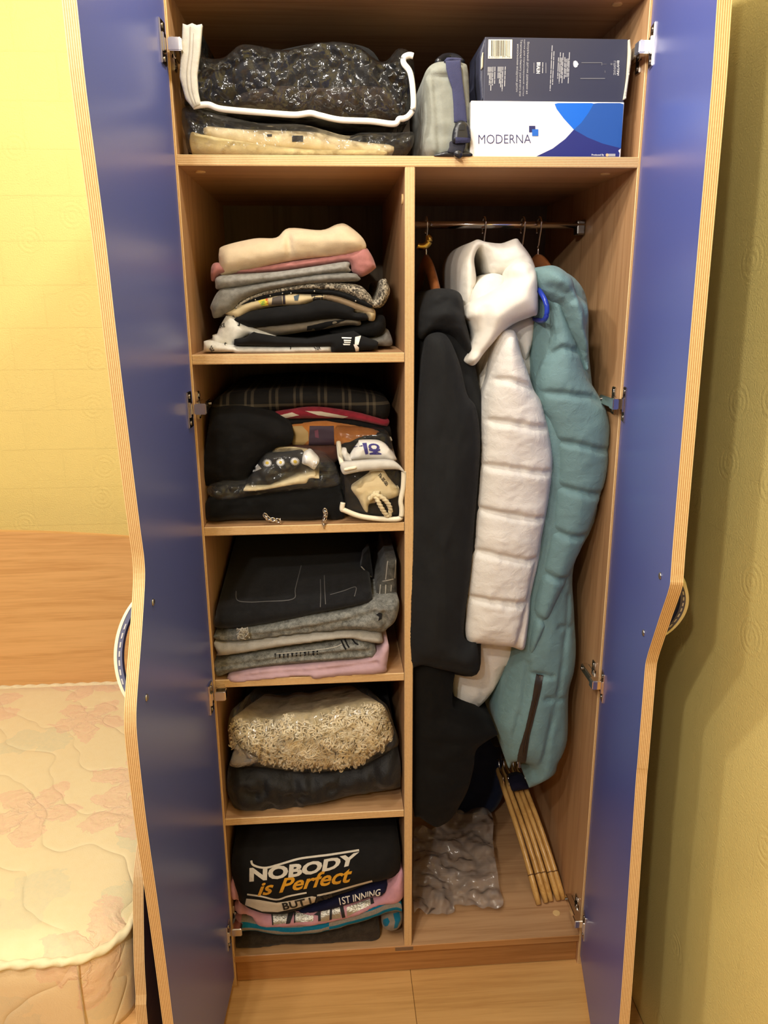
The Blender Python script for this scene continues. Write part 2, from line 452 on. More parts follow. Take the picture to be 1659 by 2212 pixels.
# hinges --------------------------------------------------------------
def hinge(D, sg, zc):
    """sg: +1 left side (interior towards +x)"""
    def dbox(w0, w1, z0, z1, t0, t1):
        q = [D.at(w_, z_, t_) for z_ in (z0, z1) for w_, t_ in ((w0, t0), (w1, t0), (w1, t1), (w0, t1))]
        return q, [(0, 3, 2, 1), (4, 5, 6, 7), (0, 1, 5, 4), (1, 2, 6, 5), (2, 3, 7, 6), (3, 0, 4, 7)]
    xp = 0 if sg > 0 else WI
    def pbox(x0, x1, y0, y1, z0, z1):
        a, b = sorted((xp+sg*x0, xp+sg*x1)); return box_vf(a, b, y0, y1, z0, z1)
    # arm of the hinge (the part), with its plates as sub-parts
    arm = [pbox(.006, .020, -.012, .055, zc-.0085, zc+.0085), pbox(.003, .024, -.030, -.010, zc-.0095, zc+.0095)]
    bm = bmesh.new(); v, f = join_vf(arm)
    vs = [bm.verts.new(tuple(c)) for c in v]
    for q in f: bm.faces.new([vs[i] for i in q])
    bmesh.ops.bevel(bm, geom=bm.edges[:], offset=.0016, segments=2, affect='EDGES')
    h = bm_obj('hinge', bm, CHROME, ward)
    bm = bmesh.new(); v, f = join_vf([dbox(.016, .043, zc-.031, zc+.031, -.0030, .0005), dbox(.024, .038, zc-.013, zc+.013, -.006, -.002)])
    vs = [bm.verts.new(tuple(c)) for c in v]
    for q in f: bm.faces.new([vs[i] for i in q])
    bmesh.ops.bevel(bm, geom=bm.edges[:], offset=.0011, segments=2, affect='EDGES')
    bm_obj('hinge_cup_plate', bm, CHROME, h)
    bm = bmesh.new(); v, f = join_vf([pbox(0, .0035, .018, .036, zc-.025, zc+.025), pbox(0, .007, .018, .050, zc-.008, zc+.008)])
    vs = [bm.verts.new(tuple(c)) for c in v]
    for q in f: bm.faces.new([vs[i] for i in q])
    bmesh.ops.bevel(bm, geom=bm.edges[:], offset=.0011, segments=2, affect='EDGES')
    bm_obj('hinge_mounting_plate', bm, CHROME, h)
    sc = [cyl_vf((xp+sg*.0035, .027, zc+s*.018), (sg, 0, 0), .004, .0018, 12, .0008) for s in (-1, 1)]
    sc += [cyl_vf(D.at(.030, zc+s*.023, -.003), -D.n, .004, .0015, 12, .0006) for s in (-1, 1)]
    sc += [cyl_vf((xp+sg*.020, .046, zc), (sg, 0, 0), .0035, .0025, 12, .0006)]
    for q in sc: mesh_obj('hinge_screw', *q, CHROME_D, h, True)
for z in (1.842, 1.280, .727, .171): hinge(dl, 1, z)
for z in (1.848, 1.277, .718, .138): hinge(dr, -1, z)

# hanging rail
YR, ZR = .27, 1.606
rail = tube('clothes_rail', [(XP+T, YR, ZR), (WI, YR, ZR)], .0125, CHROME, ward, n=20, flat=(1.0, .58))
for x0, x1 in ((XP+T, XP+T+.018), (WI-.018, WI)):
    bevel_box('rail_socket', x0, x1, YR-.012, YR+.012, ZR-.020, ZR+.009, CHROME_D, ward, r=.003, seg=2)

# ================================================================== the bed
bed = thing('bed', (-1.1, .06, 0), 'beech single bed with curved headboard and striped end panel', 'bed')
HB = wood('headboard_laminate', 'x', (228, 178, 116), (204, 150, 90), .4)
xs = np.linspace(-2.08, -.10, 40)
def hbz(x): return .9165-.30*max(0, (x+.95)/.85-.25)**2*.30 if x > -.95 else .9165-.05*max(0, (-.95-x)/1.1)**2
v = []; f = []
for yy in (.500, .518):
    for x in xs: v.append((x, yy, hbz(x)))
    for x in xs: v.append((x, yy, .30))
n = len(xs)
for i in range(n-1):
    f += [(n+i, n+i+1, i+1, i), (2*n+i, 2*n+i+1, 3*n+i+1, 3*n+i), (i, i+1, 2*n+i+1, 2*n+i), (n+i, 3*n+i, 3*n+i+1, n+i+1)]
f += [(0, 2*n, 3*n, n), (n-1, 2*n-1, 4*n-1, 3*n-1)]
mesh_obj('headboard', v, f, HB, bed)
EPX0, EPX1 = -.0985, -.0815
prof = [P(a, b, x=EPX0) for a, b in ((301, 1780), (297, 1815), (290, 1870), (287, 1910), (287, 1971), (289, 2080), (293, 2150), (296, 2212))]
pz = [(float(q[1]), float(q[2])) for q in prof]
top = [(.50, .86), (.30, .855), (.05, .82), (pz[0][0]+.08, pz[0][1]+.05)]
out = [tuple(q) for q in catmull(top+pz+[(pz[-1][0]-.004, .02)], False, 3)] + [(.50, .02)]
v = []; uv = []; f = []; mi = []
for k, x in enumerate((EPX0, EPX1)):
    for yy, zz in out: v.append((x, yy, zz)); uv.append((k, zz))
n = len(out); f = [tuple(range(n)), tuple(range(2*n-1, n-1, -1))]; mi = [0, 0]
for i in range(n):
    f.append((i, (i+1) % n, (i+1) % n+n, i+n)); mi.append(1)
ep = mesh_obj('end_panel', v, f, [wood('end_panel_laminate', 'y', (120, 84, 52), (96, 66, 40)), EDGE], bed, uvs=uv, midx=mi)
bm = bmesh.new(); bm.from_mesh(ep.data); bmesh.ops.recalc_face_normals(bm, faces=bm.faces); bm.to_mesh(ep.data); bm.free()
bevel_box('front_rail', -2.08, EPX0, -.392, -.374, .10, .328, HB, bed, r=.002)
bevel_box('slat_base', -2.08, EPX0, -.372, .498, .30, .330, HB, bed, r=.002)
bevel_box('end_panel', -2.098, -2.081, -.36, .50, .02, .82, HB, bed, r=.002)

def mattress_mat():
    t = NT('floral_mattress_ticking'); v = t.coord()
    sp = t.n('ShaderNodeSeparateXYZ'); t.l(v, sp.inputs[0])
    cb = t.n('ShaderNodeCombineXYZ'); t.l(sp.outputs[0], cb.inputs[0]); t.l(t.math('SUBTRACT', sp.outputs[1], sp.outputs[2]), cb.inputs[1])
    wv = t.n('ShaderNodeVectorMath', operation='ADD'); nz = t.n('ShaderNodeTexNoise'); t.set(nz, Scale=34.0, Detail=4.0); t.l(v, nz.inputs['Vector'])
    sc = t.n('ShaderNodeVectorMath', operation='SCALE'); t.l(nz.outputs['Color'], sc.inputs[0]); sc.inputs['Scale'].default_value = .055
    t.l(cb.outputs[0], wv.inputs[0]); t.l(sc.outputs[0], wv.inputs[1])
    def flowers(scale, r0, petals, thr, chan):
        vo = t.n('ShaderNodeTexVoronoi', voronoi_dimensions='2D', feature='F1'); t.set(vo, Scale=scale, Randomness=.75); t.l(wv.outputs[0], vo.inputs['Vector'])
        sb = t.n('ShaderNodeVectorMath', operation='SUBTRACT')
        sm = t.n('ShaderNodeVectorMath', operation='SCALE'); sm.inputs['Scale'].default_value = 1.0
        t.l(wv.outputs[0], sm.inputs[0]); t.l(sm.outputs[0], sb.inputs[0]); t.l(vo.outputs['Position'], sb.inputs[1])
        s2 = t.n('ShaderNodeSeparateXYZ'); t.l(sb.outputs[0], s2.inputs[0])
        ang = t.math('ARCTAN2', s2.outputs[1], s2.outputs[0])
        lc = t.n('ShaderNodeSeparateColor'); t.l(vo.outputs['Color'], lc.inputs[0])
        ang = t.math('ADD', ang, t.math('MULTIPLY', lc.outputs[1], 6.28))
        pet = t.math('ADD', t.math('MULTIPLY', t.math('ABSOLUTE', t.math('COSINE', t.math('MULTIPLY', ang, petals/2))), .62), .34)
        d = t.math('DIVIDE', vo.outputs['Distance'], t.math('MULTIPLY', pet, r0*scale))
        return t.math('MULTIPLY', t.math('LESS_THAN', d, 1.0), t.math('GREATER_THAN', lc.outputs[chan], thr)), d
    fl, d1 = flowers(4.6, .105, 5, .30, 0)
    lf, d2 = flowers(6.3, .085, 2, .35, 2)
    c0 = t.mix(t.noise(v, 60, 3), lin((238, 219, 172)), lin((243, 227, 186)))
    c1 = t.mix(t.math('MULTIPLY', t.math('MULTIPLY', lf, t.noise(v, 110, 3, .7)), .65), c0, lin((206, 208, 178)))
    c2 = t.mix(t.math('MULTIPLY', fl, t.math('MULTIPLY', t.noise(v, 120, 4, .75), .85)), c1, lin((238, 188, 164)))
    side = t.math('LESS_THAN', sp.outputs[2], .478)
    c3 = t.mix(t.math('MULTIPLY', side, .35), c2, lin((228, 182, 138)))
    t.base(c3)
    wq = t.n('ShaderNodeTexWave', wave_type='BANDS', bands_direction='DIAGONAL'); t.set(wq, Scale=2.6, Distortion=7.0, Detail=2.0); wq.inputs['Detail Scale'].default_value = 1.6
    t.l(cb.outputs[0], wq.inputs['Vector'])
    ql = t.math('POWER', t.math('SUBTRACT', 1.0, t.math('ABSOLUTE', t.math('SUBTRACT', t.math('MULTIPLY', wq.outputs['Fac'], 2), 1))), 5)
    h = t.math('ADD', t.math('MULTIPLY', ql, -.8), t.math('ADD', t.math('MULTIPLY', t.math('MULTIPLY', fl, t.math('SINE', t.math('MULTIPLY', d1, 18))), .18), t.math('MULTIPLY', t.noise(v, 500, 2), .15)))
    return t.fin(.7, 0, .25, t.bump(h, .6, .004), Sheen_Weight=.3)
MX0, MX1, MY0, MY1, MZ0, MZ1, MR = -2.07, -.1045, -.397, .494, .331, .5, .085
mat_o = thing('mattress', (-1.1, .05, MZ0), 'cream floral quilted mattress with twisted cord piping on the bed', 'mattress')
def rrect(inset, k=10):
    o = []
    r = max(.01, MR-inset)
    for cx, cy, a0 in ((MX1-inset-r, MY0+inset+r, -90), (MX1-inset-r, MY1-inset-r, 0), (MX0+inset+r, MY1-inset-r, 90), (MX0+inset+r, MY0+inset+r, 180)):
        for i in range(k+1):
            a = math.radians(a0+90*i/k); o.append((cx+r*math.cos(a), cy+r*math.sin(a)))
    return o
base = rrect(0)
def densify(loop, m=.03):
    o = []
    for i, p in enumerate(loop):
        q = loop[(i+1) % len(loop)]; d = math.dist(p, q); k = max(1, int(d/m))
        for j in range(k): o.append((p[0]+(q[0]-p[0])*j/k, p[1]+(q[1]-p[1])*j/k))
    return o
base = densify(base); n = len(base)
bc = np.array(base); cen = bc.mean(0)
v = []; f = []
layers = [(0, MZ0), (.0, MZ0+.01), (-.004, .40), (-.004, .45), (0, .488)]
def off(i, d):
    a = bc[i-1]; b = bc[(i+1) % n]; t = (b-a); t /= np.linalg.norm(t); return bc[i]+np.array([t[1], -t[0]])*(-d)
for d, z in layers:
    for i in range(n): q = off(i, d); v.append((q[0], q[1], z))
for L in range(len(layers)-1):
    for i in range(n):
        j = (i+1) % n; f.append((L*n+i, L*n+j, (L+1)*n+j, (L+1)*n+i))
vi = [(float(bc[i][0]), float(bc[i][1])) for i in range(n)]
gx = [(x, y) for x in np.arange(MX0+.03, MX1-.02, .03) for y in np.arange(MY0+.03, MY1-.02, .03)]
inner = [q for q in gx if min(math.hypot(q[0]-a, q[1]-b) for a, b in vi) > .02 and True]
cv, ce, cf, *_ = delaunay_2d_cdt([Vector(q) for q in vi+inner], [(i, (i+1) % n) for i in range(n)], [], 1, 1e-6)
o0 = len(v)
for q in cv:
    d = np.min(np.hypot(bc[:, 0]-q[0], bc[:, 1]-q[1])); k = min(1, d/.05)
    v.append((q[0], q[1], .488+.014*math.sqrt(1-(1-k)**2)+.0028*k*mnoise.noise(Vector((q[0]*9, q[1]*9, 0)))))
f += [tuple(o0+i for i in q) for q in cf]
f.append(tuple(range(n-1, -1, -1)))
mb = mesh_obj('cover', v, f, mattress_mat(), mat_o, True)
bm = bmesh.new(); bm.from_mesh(mb.data); bmesh.ops.remove_doubles(bm, verts=bm.verts, dist=1e-4); bmesh.ops.recalc_face_normals(bm, faces=bm.faces); bm.to_mesh(mb.data); bm.free()
CORD = fabric('cream_twisted_cord', (244, 230, 190), .05, 80)
pp = densify(rrect(-.002, 14), .004)
tube('piping', [(a, b, .490) for a, b in pp], .0068, CORD, mat_o, closed=True, n=10, twist=95, lob=.20)
# vertical side seams near the front corner
SEAM = fabric('seam_thread', (206, 176, 128), .1)
tube('side_seam', [(-.168, MY0-.0045, z) for z in np.linspace(.335, .484, 8)], .0012, SEAM, mat_o, n=6)
# ================================================================== soft goods toolkit
def area2(p):
    return sum(p[i][0]*p[(i+1) % len(p)][1]-p[(i+1) % len(p)][0]*p[i][1] for i in range(len(p)))/2
def resample(loop, s):
    o = []
    for i, p in enumerate(loop):
        q = loop[(i+1) % len(loop)]; d = math.dist(p, q); k = max(1, int(round(d/s)))
        for j in range(k): o.append((p[0]+(q[0]-p[0])*j/k, p[1]+(q[1]-p[1])*j/k))
    return o
def seg_dist(pts, poly, closed=True):
    pts = np.asarray(pts, float); best = np.full(len(pts), 1e9); poly = np.asarray(poly, float)
    m = len(poly) if closed else len(poly)-1
    for i in range(m):
        a = poly[i]; b = poly[(i+1) % len(poly)]; ab = b-a; L = ab@ab
        if L < 1e-9: continue
        t = np.clip(((pts-a)@ab)/L, 0, 1)
        best = np.minimum(best, np.hypot(*(pts-(a+t[:, None]*ab)).T))
    return best
def inside(pts, poly):
    pts = np.asarray(pts, float); r = np.zeros(len(pts), bool); n = len(poly)
    for i in range(n):
        x1, y1 = poly[i]; x2, y2 = poly[(i+1) % n]
        if y1 == y2: continue
        c = ((y1 > pts[:, 1]) != (y2 > pts[:, 1])) & (pts[:, 0] < (x2-x1)*(pts[:, 1]-y1)/(y2-y1)+x1)
        r ^= c
    return r
def grid_fill(outline, s):
    """triangulated interior of a pixel outline: (points, tris, n_boundary)"""
    lp = resample(outline, s)
    if area2(lp) < 0: lp = lp[::-1]
    A = np.array(lp); lo, hi = A.min(0), A.max(0)
    g = [(x+(s*.5 if r % 2 else 0), y) for r, y in enumerate(np.arange(lo[1]+s*.6, hi[1], s*.87)) for x in np.arange(lo[0]+s*.6, hi[0], s)]
    if g:
        g = np.array(g); k = inside(g, lp); g = g[k]
        if len(g): g = g[seg_dist(g, lp) > s*.55]
    pts = [Vector(p) for p in lp]+[Vector((float(a), float(b))) for a, b in g]
    n = len(lp)
    cv, ce, cf, *_ = delaunay_2d_cdt(pts, [(i, (i+1) % n) for i in range(n)], [], 1, 1e-5)
    return [(q[0], q[1]) for q in cv], [tuple(q) for q in cf], lp
def nz(x, y, z, sc, oct=3):
    v = 0; a = 1; f = 1
    for _ in range(oct):
        v += a*mnoise.noise(Vector((x*sc[0]*f, y*sc[1]*f, z*sc[2]*f))); a *= .5; f *= 2.1
    return v
_seed = [0]
def slab(name, outline, y0, y1, mat, bulge=.02, er=.02, wr=.003, ws=(14, 14, 26), s=None, seams=(), sw=.010, sd=.010,
         parent=None, smooth_out=True, yfun=None, back=True, rings=4, shrink=.03, crumple=0, puff=None, fold=()):
    """a soft body whose front silhouette is the pixel outline, standing at depth y0 and running back to y1.
    bulge: how far the rounded front swells towards the room; seams: quilting lines pressed in by sd metres."""
    _seed[0] += 1; sdv = _seed[0]*7.3
    out = [tuple(q) for q in catmull(outline, True, 5)] if smooth_out else list(outline)
    A = abs(area2(out))
    if s is None: s = min(9, max(3.2, math.sqrt(A)/26))
    pts, tris, lp = grid_fill(out, s)
    d = seg_dist(pts, lp)
    yf = yfun or (lambda px, py: y0)
    mpp = np.linalg.norm(P(lp[0][0]+1, lp[0][1], y=yf(*lp[0]))-P(*lp[0], y=yf(*lp[0])))
    dm = d*mpp
    sds = [seg_dist(pts, q, False)*mpp for q in seams]
    fds = [(seg_dist(pts, q, False)*mpp, dep, wid) for q, dep, wid in fold]
    prof = np.sqrt(np.clip(1-(1-np.minimum(1., dm/er))**2, 0, 1))
    nbr = [set() for _ in pts]
    for t in tris:
        for i_ in range(3): nbr[t[i_]].update((t[i_-1], t[i_-2]))
    E0 = np.array([i_ for i_, q in enumerate(nbr) for _ in q]); E1 = np.array([j_ for q in nbr for j_ in q]); deg = np.maximum(1, np.array([len(q) for q in nbr]))
    hard = dm < 1e-6
    for _ in range(9 if er > .03 else 3):
        acc = np.zeros(len(pts)); np.add.at(acc, E0, prof[E1]); prof = np.where(hard, 0, .4*prof+.6*acc/deg)
    if prof.max() > 0: prof = prof/prof.max()
    X = []; nb = 0
    for i, (a, b) in enumerate(pts):
        p = P(a, b, y=yf(a, b)); pr = float(prof[i])
        bl = bulge*pr
        if sds:
            q = min(x[i] for x in sds)
            bl -= sd*math.exp(-(q/sw)**2)*min(1, pr*1.4)
            if wr: bl += wr*1.0*math.exp(-(q/(sw*2.2))**2)*pr*nz(p[0]+sdv, 0, p[2], (70, 1, 22), 2)
        for arr, dep, wid in fds:
            bl -= dep*math.exp(-(arr[i]/wid)**2)*pr
        if wr: bl += wr*pr*nz(p[0]+sdv, 0, p[2], ws, 3)
        if crumple: bl += crumple*pr*abs(nz(p[0]+sdv, p[2], 3.1, (34, 34, 1), 3))
        X.append((p[0], p[1]-bl, p[2]))
    F = [tuple(q) for q in tris]
    if y1 is not None:
        key = {(round(a, 3), round(b, 3)): i for i, (a, b) in enumerate(pts)}
        ring = [key.get((round(a, 3), round(b, 3))) for a, b in lp]
        ring = [r for r in ring if r is not None]
        n = len(ring); cen = np.mean([X[r] for r in ring], 0); prev = ring
        for k in range(1, rings+1):
            t = k/rings; idx = []
            for r in ring:
                x, y, z = X[r]; yy = y+(y1-y)*t
                g = shrink*t; wv = wr*.8*math.sin(math.pi*min(1, t*1.0))*nz(x+sdv, yy, z, (16, 9, 16), 2) if wr else 0
                idx.append(len(X)); X.append((x+(cen[0]-x)*g, yy, z+(cen[2]-z)*g+wv))
            for i in range(n):
                j = (i+1) % n; F.append((prev[i], idx[i], idx[j], prev[j]))
            prev = idx
        if back: F.append(tuple(prev))
    xs_ = [q[0] for q in pts]; ys_ = [q[1] for q in pts]; x0, x1_, yy0, yy1 = min(xs_), max(xs_), min(ys_), max(ys_)
    uv = [((a-x0)/(x1_-x0), 1-(b-yy0)/(yy1-yy0)) for a, b in pts]; uv += [(.5, .5)]*(len(X)-len(uv))
    me = bpy.data.meshes.new(name); me.from_pydata(X, [], F)
    for m in (mat if isinstance(mat, (list, tuple)) else [mat]): me.materials.append(m)
    ul = me.uv_layers.new(name='UVMap')
    vi = np.empty(len(me.loops), int); me.loops.foreach_get('vertex_index', vi)
    ul.data.foreach_set('uv', np.array(uv)[vi].ravel())
    bm = bmesh.new(); bm.from_mesh(me); bmesh.ops.recalc_face_normals(bm, faces=bm.faces); bm.to_mesh(me); bm.free()
    me.polygons.foreach_set('use_smooth', [True]*len(me.polygons)); me.update()
    return place(bpy.data.objects.new(name, me), parent)

def loftx(name, rows, yf, yb, mat, parent=None, r=None, wr=.003, n=20, sub=6, ends=.012, seedk=0):
    """a folded layer: rows of (px, py_top, py_bottom) give the front roll, run straight back to yb"""
    _seed[0] += 1; sdv = _seed[0]*3.7
    R = [tuple(q) for q in catmull(rows, False, sub)]
    X = []; F = []; uv = []; N = len(R)
    for i, (px, pt, pb) in enumerate(R):
        a = P(px, pt, y=yf); b = P(px, pb, y=yf); h = (a[2]-b[2])/2; zc = (a[2]+b[2])/2; x = a[0]
        e = min(1, (min(i, N-1-i)+.25)/2.2); h *= math.sqrt(1-(1-e)**2)*.98+.02
        h = max(h, .002); rr = min(h, .03)
        for k in range(n):
            t = k/(n-1)
            # start at back top, come forward, round the front, go back underneath
            if t < .3: y = yb+(yf+rr-yb)*(t/.3); z = zc+h; v_ = 0
            elif t > .7: y = yf+rr+(yb-yf-rr)*((t-.7)/.3); z = zc-h; v_ = 1
            else:
                th = math.pi*(t-.3)/.4; y = yf+rr-rr*math.sin(th); z = zc+h*math.cos(th); v_ = (1-math.cos(th))/2
            q = nz(x+sdv, y, z, (18, 12, 30), 3)*wr
            X.append((x, y-q*(1 if .3 <= t <= .7 else 0), z+(q*.7 if t < .3 else 0))); uv.append((i/(N-1), 1-v_))
    for i in range(N-1):
        for k in range(n-1): F.append((i*n+k, i*n+k+1, (i+1)*n+k+1, (i+1)*n+k))
        F.append((i*n+n-1, i*n, (i+1)*n, (i+1)*n+n-1))
    F.append(tuple(range(n-1, -1, -1))); F.append(tuple((N-1)*n+k for k in range(n)))
    o = mesh_obj(name, X, F, mat, parent, True, uvs=uv)
    bm = bmesh.new(); bm.from_mesh(o.data); bmesh.ops.recalc_face_normals(bm, faces=bm.faces); bm.to_mesh(o.data); bm.free()
    return o

# ---- prints that lie on a surface ------------------------------------
def bvh_of(objs):
    V = []; F = []
    for o in (objs if isinstance(objs, (list, tuple)) else [objs]):
        k = len(V); V += [tuple(v.co) for v in o.data.vertices]; F += [tuple(i+k for i in p.vertices) for p in o.data.polygons]
    return BVHTree.FromPolygons(V, F)
def land(bvh, px, py, lift=.0009, yfall=None):
    d = Vector(ray(px, py)); C = Vector(CAM)
    h = bvh.ray_cast(C, d.normalized())
    if h[0] is None:
        if yfall is None:
            # nearest point on the surface from the mid-air point
            return None
        return Vector(P(px, py, y=yfall))
    nrm = h[1]
    if nrm.dot(d) > 0: nrm = -nrm
    return h[0]+nrm*lift
def decal(name, loops, target, mat, parent=None, s=3.0, lift=.0009, bvh=None):
    """flat print: pixel polygons laid onto the target's surface"""
    b = bvh or bvh_of(target); X = []; F = []
    for lp in loops:
        pts, tris, _ = grid_fill(lp, s)
        L = [land(b, *p, lift) for p in pts]
        good = [q for q in L if q is not None]
        if not good: continue
        idx = {}
        for t in tris:
            q = [L[i] for i in t]
            if any(x is None for x in q): continue
            if max((q[0]-q[1]).length, (q[1]-q[2]).length, (q[0]-q[2]).length) > .03: continue
            f = []
            for i in t:
                if i not in idx: idx[i] = len(X); X.append(tuple(L[i]))
                f.append(idx[i])
            F.append(tuple(f))
    if not F: return None
    return mesh_obj(name, X, F, mat, parent, True)
def strip(pts, wpx, sub=5):
    """polyline -> polygon outline of a stroke wpx wide"""
    c = [np.array(q) for q in catmull(pts, False, sub)]; a = []; b = []
    for i, p in enumerate(c):
        t = c[min(i+1, len(c)-1)]-c[max(i-1, 0)]; t = t/(np.linalg.norm(t)+1e-9); nn = np.array([-t[1], t[0]])
        ww = wpx(i/(len(c)-1)) if callable(wpx) else wpx
        a.append(tuple(p+nn*ww/2)); b.append(tuple(p-nn*ww/2))
    return a+b[::-1]
def text_vf(body, bold=0., shear=0., space=1.):
    c = bpy.data.curves.new('lettering', 'FONT'); c.body = body; c.offset = bold; c.shear = shear; c.space_character = space
    c.resolution_u = 3
    o = bpy.data.objects.new('lettering', c); col.objects.link(o); bpy.context.view_layer.update()
    dg = bpy.context.evaluated_depsgraph_get(); me = bpy.data.meshes.new_from_object(o.evaluated_get(dg))
    bm = bmesh.new(); bm.from_mesh(me); bmesh.ops.triangulate(bm, faces=bm.faces)
    for _ in range(2):
        ed = [e for e in bm.edges if e.calc_length() > .25]
        if not ed: break
        bmesh.ops.subdivide_edges(bm, edges=ed, cuts=1); bmesh.ops.triangulate(bm, faces=bm.faces)
    V = np.array([(v.co.x, v.co.y) for v in bm.verts]); bm.verts.index_update(); F = [tuple(v.index for v in f.verts) for f in bm.faces]
    bm.free(); bpy.data.objects.remove(o); bpy.data.curves.remove(c); bpy.data.meshes.remove(me)
    lo, hi = V.min(0), V.max(0); V = (V-lo)/(hi-lo)
    return V, F
def quad_map(q):
    tl, tr, br, bl = [np.array(p, float) for p in q]
    return lambda u, v: (tl*(1-u)+tr*u)*v+(bl*(1-u)+br*u)*(1-v)
def lettering(name, body, quad, target, mat, parent=None, bold=0., shear=0., lift=.0010, bvh=None, bend=None, space=1., yfall=None):
    V, F = text_vf(body, bold, shear, space); mp = quad_map(quad); b = bvh or bvh_of(target)
    L = []
    for u, v in V:
        p = mp(u, v)
        if bend: p = p+np.array([0, bend(u)])
        L.append(land(b, p[0], p[1], lift, yfall))
    F = [f for f in F if all(L[i] is not None for i in f)]
    L = [tuple(q) if q is not None else (0, 0, 0) for q in L]
    used = sorted({i for f in F for i in f}); mpi = {k: j for j, k in enumerate(used)}
    if not used: return None
    return mesh_obj(name, [L[i] for i in used], [tuple(mpi[i] for i in f) for f in F], mat, parent)
def ellipse(cx, cy, rx, ry, n=20, a0=0, a1=360):
    return [(cx+rx*math.cos(math.radians(a0+(a1-a0)*i/n)), cy+ry*math.sin(math.radians(a0+(a1-a0)*i/n))) for i in range(n)]
def rect(x0, y0, x1, y1): return [(x0, y0), (x1, y0), (x1, y1), (x0, y1)]

FILM = film('clear_vinyl', haze=.012, gloss=.55, rough=.15, bscale=19, bstr=.85)
FILM_B = film('clear_polybag', haze=.03, gloss=.36, rough=.12, bscale=20, bstr=.55, hazecol=(.9, .88, .82))
FILM_M = film('milky_polybag', tint=(.95, .93, .90), haze=.30, gloss=.55, rough=.16, bscale=26, bstr=.9, hazecol=(.66, .60, .54))
INK_W = plain('white_print', (232, 230, 226), .6); INK_G = plain('grey_print', (176, 176, 178), .6)
INK_K = plain('black_print', (22, 22, 24), .7)
# ================================================================== top compartment
F_BLACK = fabric('black_cloth', (18, 17, 18), .2, 30)
F_BROWN = fabric('dark_brown_plush', (52, 42, 35), .3, 70, 500, .5, rgb2=(28, 24, 21))
F_CREAM = fabric('cream_cotton', (228, 210, 168), .06, 30)
F_YELL = fabric('pale_yellow_linen', (226, 204, 146), .08, 40, 700, .35)
F_WHITE = fabric('white_cotton', (238, 234, 226), .04, 30)
F_TWILL = fabric('grey_green_twill', (142, 144, 134), .08, 50, 1200, .4, .7)
F_NAVYWEB = fabric('navy_webbing', (58, 60, 92), .06, 50, 900, .5, .7)
BLKPL = plain('black_plastic', (30, 31, 36), .35)

shadow_ = None
# --- clear zip bag with clothes
bl = slab('folded_jacket', cr('A', [(285, 612), (275, 470), (340, 400), (520, 370), (800, 290), (1050, 255), (1290, 290), (1390, 440), (1455, 560), (1455, 690), (1000, 680), (600, 648)]),
     .055, .42, F_BLACK, .03, .04, .006)
tag(bl, 'folded black garment inside the clear zip bag on the top shelf', 'clothing')
br = slab('folded_blanket', cr('A', [(480, 636), (560, 545), (800, 505), (1000, 520), (1250, 500), (1400, 540), (1448, 694), (1000, 684), (700, 662)]),
     .034, .40, F_BROWN, .02, .03, .006)
tag(br, 'dark brown plush blanket inside the clear zip bag on the top shelf', 'blanket')
zb = slab('zip_storage_bag', cr('A', [(250, 640), (175, 600), (165, 430), (185, 180), (285, 180), (300, 330), (420, 345), (520, 270), (640, 275), (780, 300), (1000, 255), (1200, 265), (1370, 370),
     (1470, 290), (1555, 350), (1562, 600), (1530, 690), (1470, 738), (1000, 705), (600, 672)]), .018, .43, FILM, .022, .03, .004, crumple=.018, s=4.0, back=False)
tag(zb, 'clear vinyl zip bag with white piping, full of dark clothes on top shelf', 'storage bag')
ZIPW = fabric('white_zip_tape', (204, 200, 190), .05, 60, 900, .3, .7)
def ppts(k, pts, y): return [tuple(P(*q, y=y)) for q in cr(k, pts)]
tape = slab('zip_tape', cr('A', [(178, 140), (205, 150), (235, 138), (262, 150), (293, 143), (280, 300), (262, 450), (268, 540), (285, 625), (240, 645), (195, 590), (160, 460), (168, 330), (175, 230)]),
     -.015, -.004, ZIPW, .0015, .004, .001, parent=zb, smooth_out=False, rings=1, shrink=0)
decal('zip_teeth', [strip(cr('A', [(225, 160), (220, 300), (205, 430), (215, 540), (250, 635)]), 2.2), strip(cr('A', [(245, 200), (238, 330), (228, 430), (236, 540), (262, 630)]), 1.2)],
      tape, plain('zip_groove', (168, 160, 146), .6), zb, 2.5)
PIPE = plain('white_piping', (240, 236, 226), .5)
tube('piping', catmull(ppts('A', [(240, 635), (330, 625), (420, 652), (700, 676), (850, 686), (940, 676), (1000, 690), (1120, 716), (1300, 724), (1440, 740), (1470, 712), (1500, 708), (1530, 690), (1556, 640), (1552, 520), (1535, 430), (1500, 380), (1500, 345), (1530, 330), (1556, 335)], -.010), False, 6),
     .0046, PIPE, zb, n=10)
# --- polybag with bedding
a = loftx('folded_pillowcase', [(q[0], q[1], q[2]) for q in [(330+.36166*x, .36166*t, .36166*b) for x, t, b in [(215, 770, 928), (290, 790, 930), (600, 850, 930), (900, 886, 931), (1200, 893, 931), (1400, 893, 931)]]],
     .018, .42, F_YELL, r=.02, wr=.004)
tag(a, 'pale yellow linen bedding inside the polybag under the zip bag', 'bedding')
b = loftx('folded_sheet', [(330+.36166*x, .36166*t, .36166*bb) for x, t, bb in [(300, 742, 815), (500, 762, 850), (800, 770, 880), (1000, 785, 895), (1200, 835, 905), (1440, 862, 915)]], .036, .42, F_CREAM, wr=.004)
tag(b, 'cream sheet folded above the yellow linen in the polybag', 'bedding')
decal('care_label', [cr('A', rect(832, 812, 898, 846))], b, INK_K, b)
decal('care_label', [cr('A', rect(682, 803, 712, 816))], b, INK_K, b)
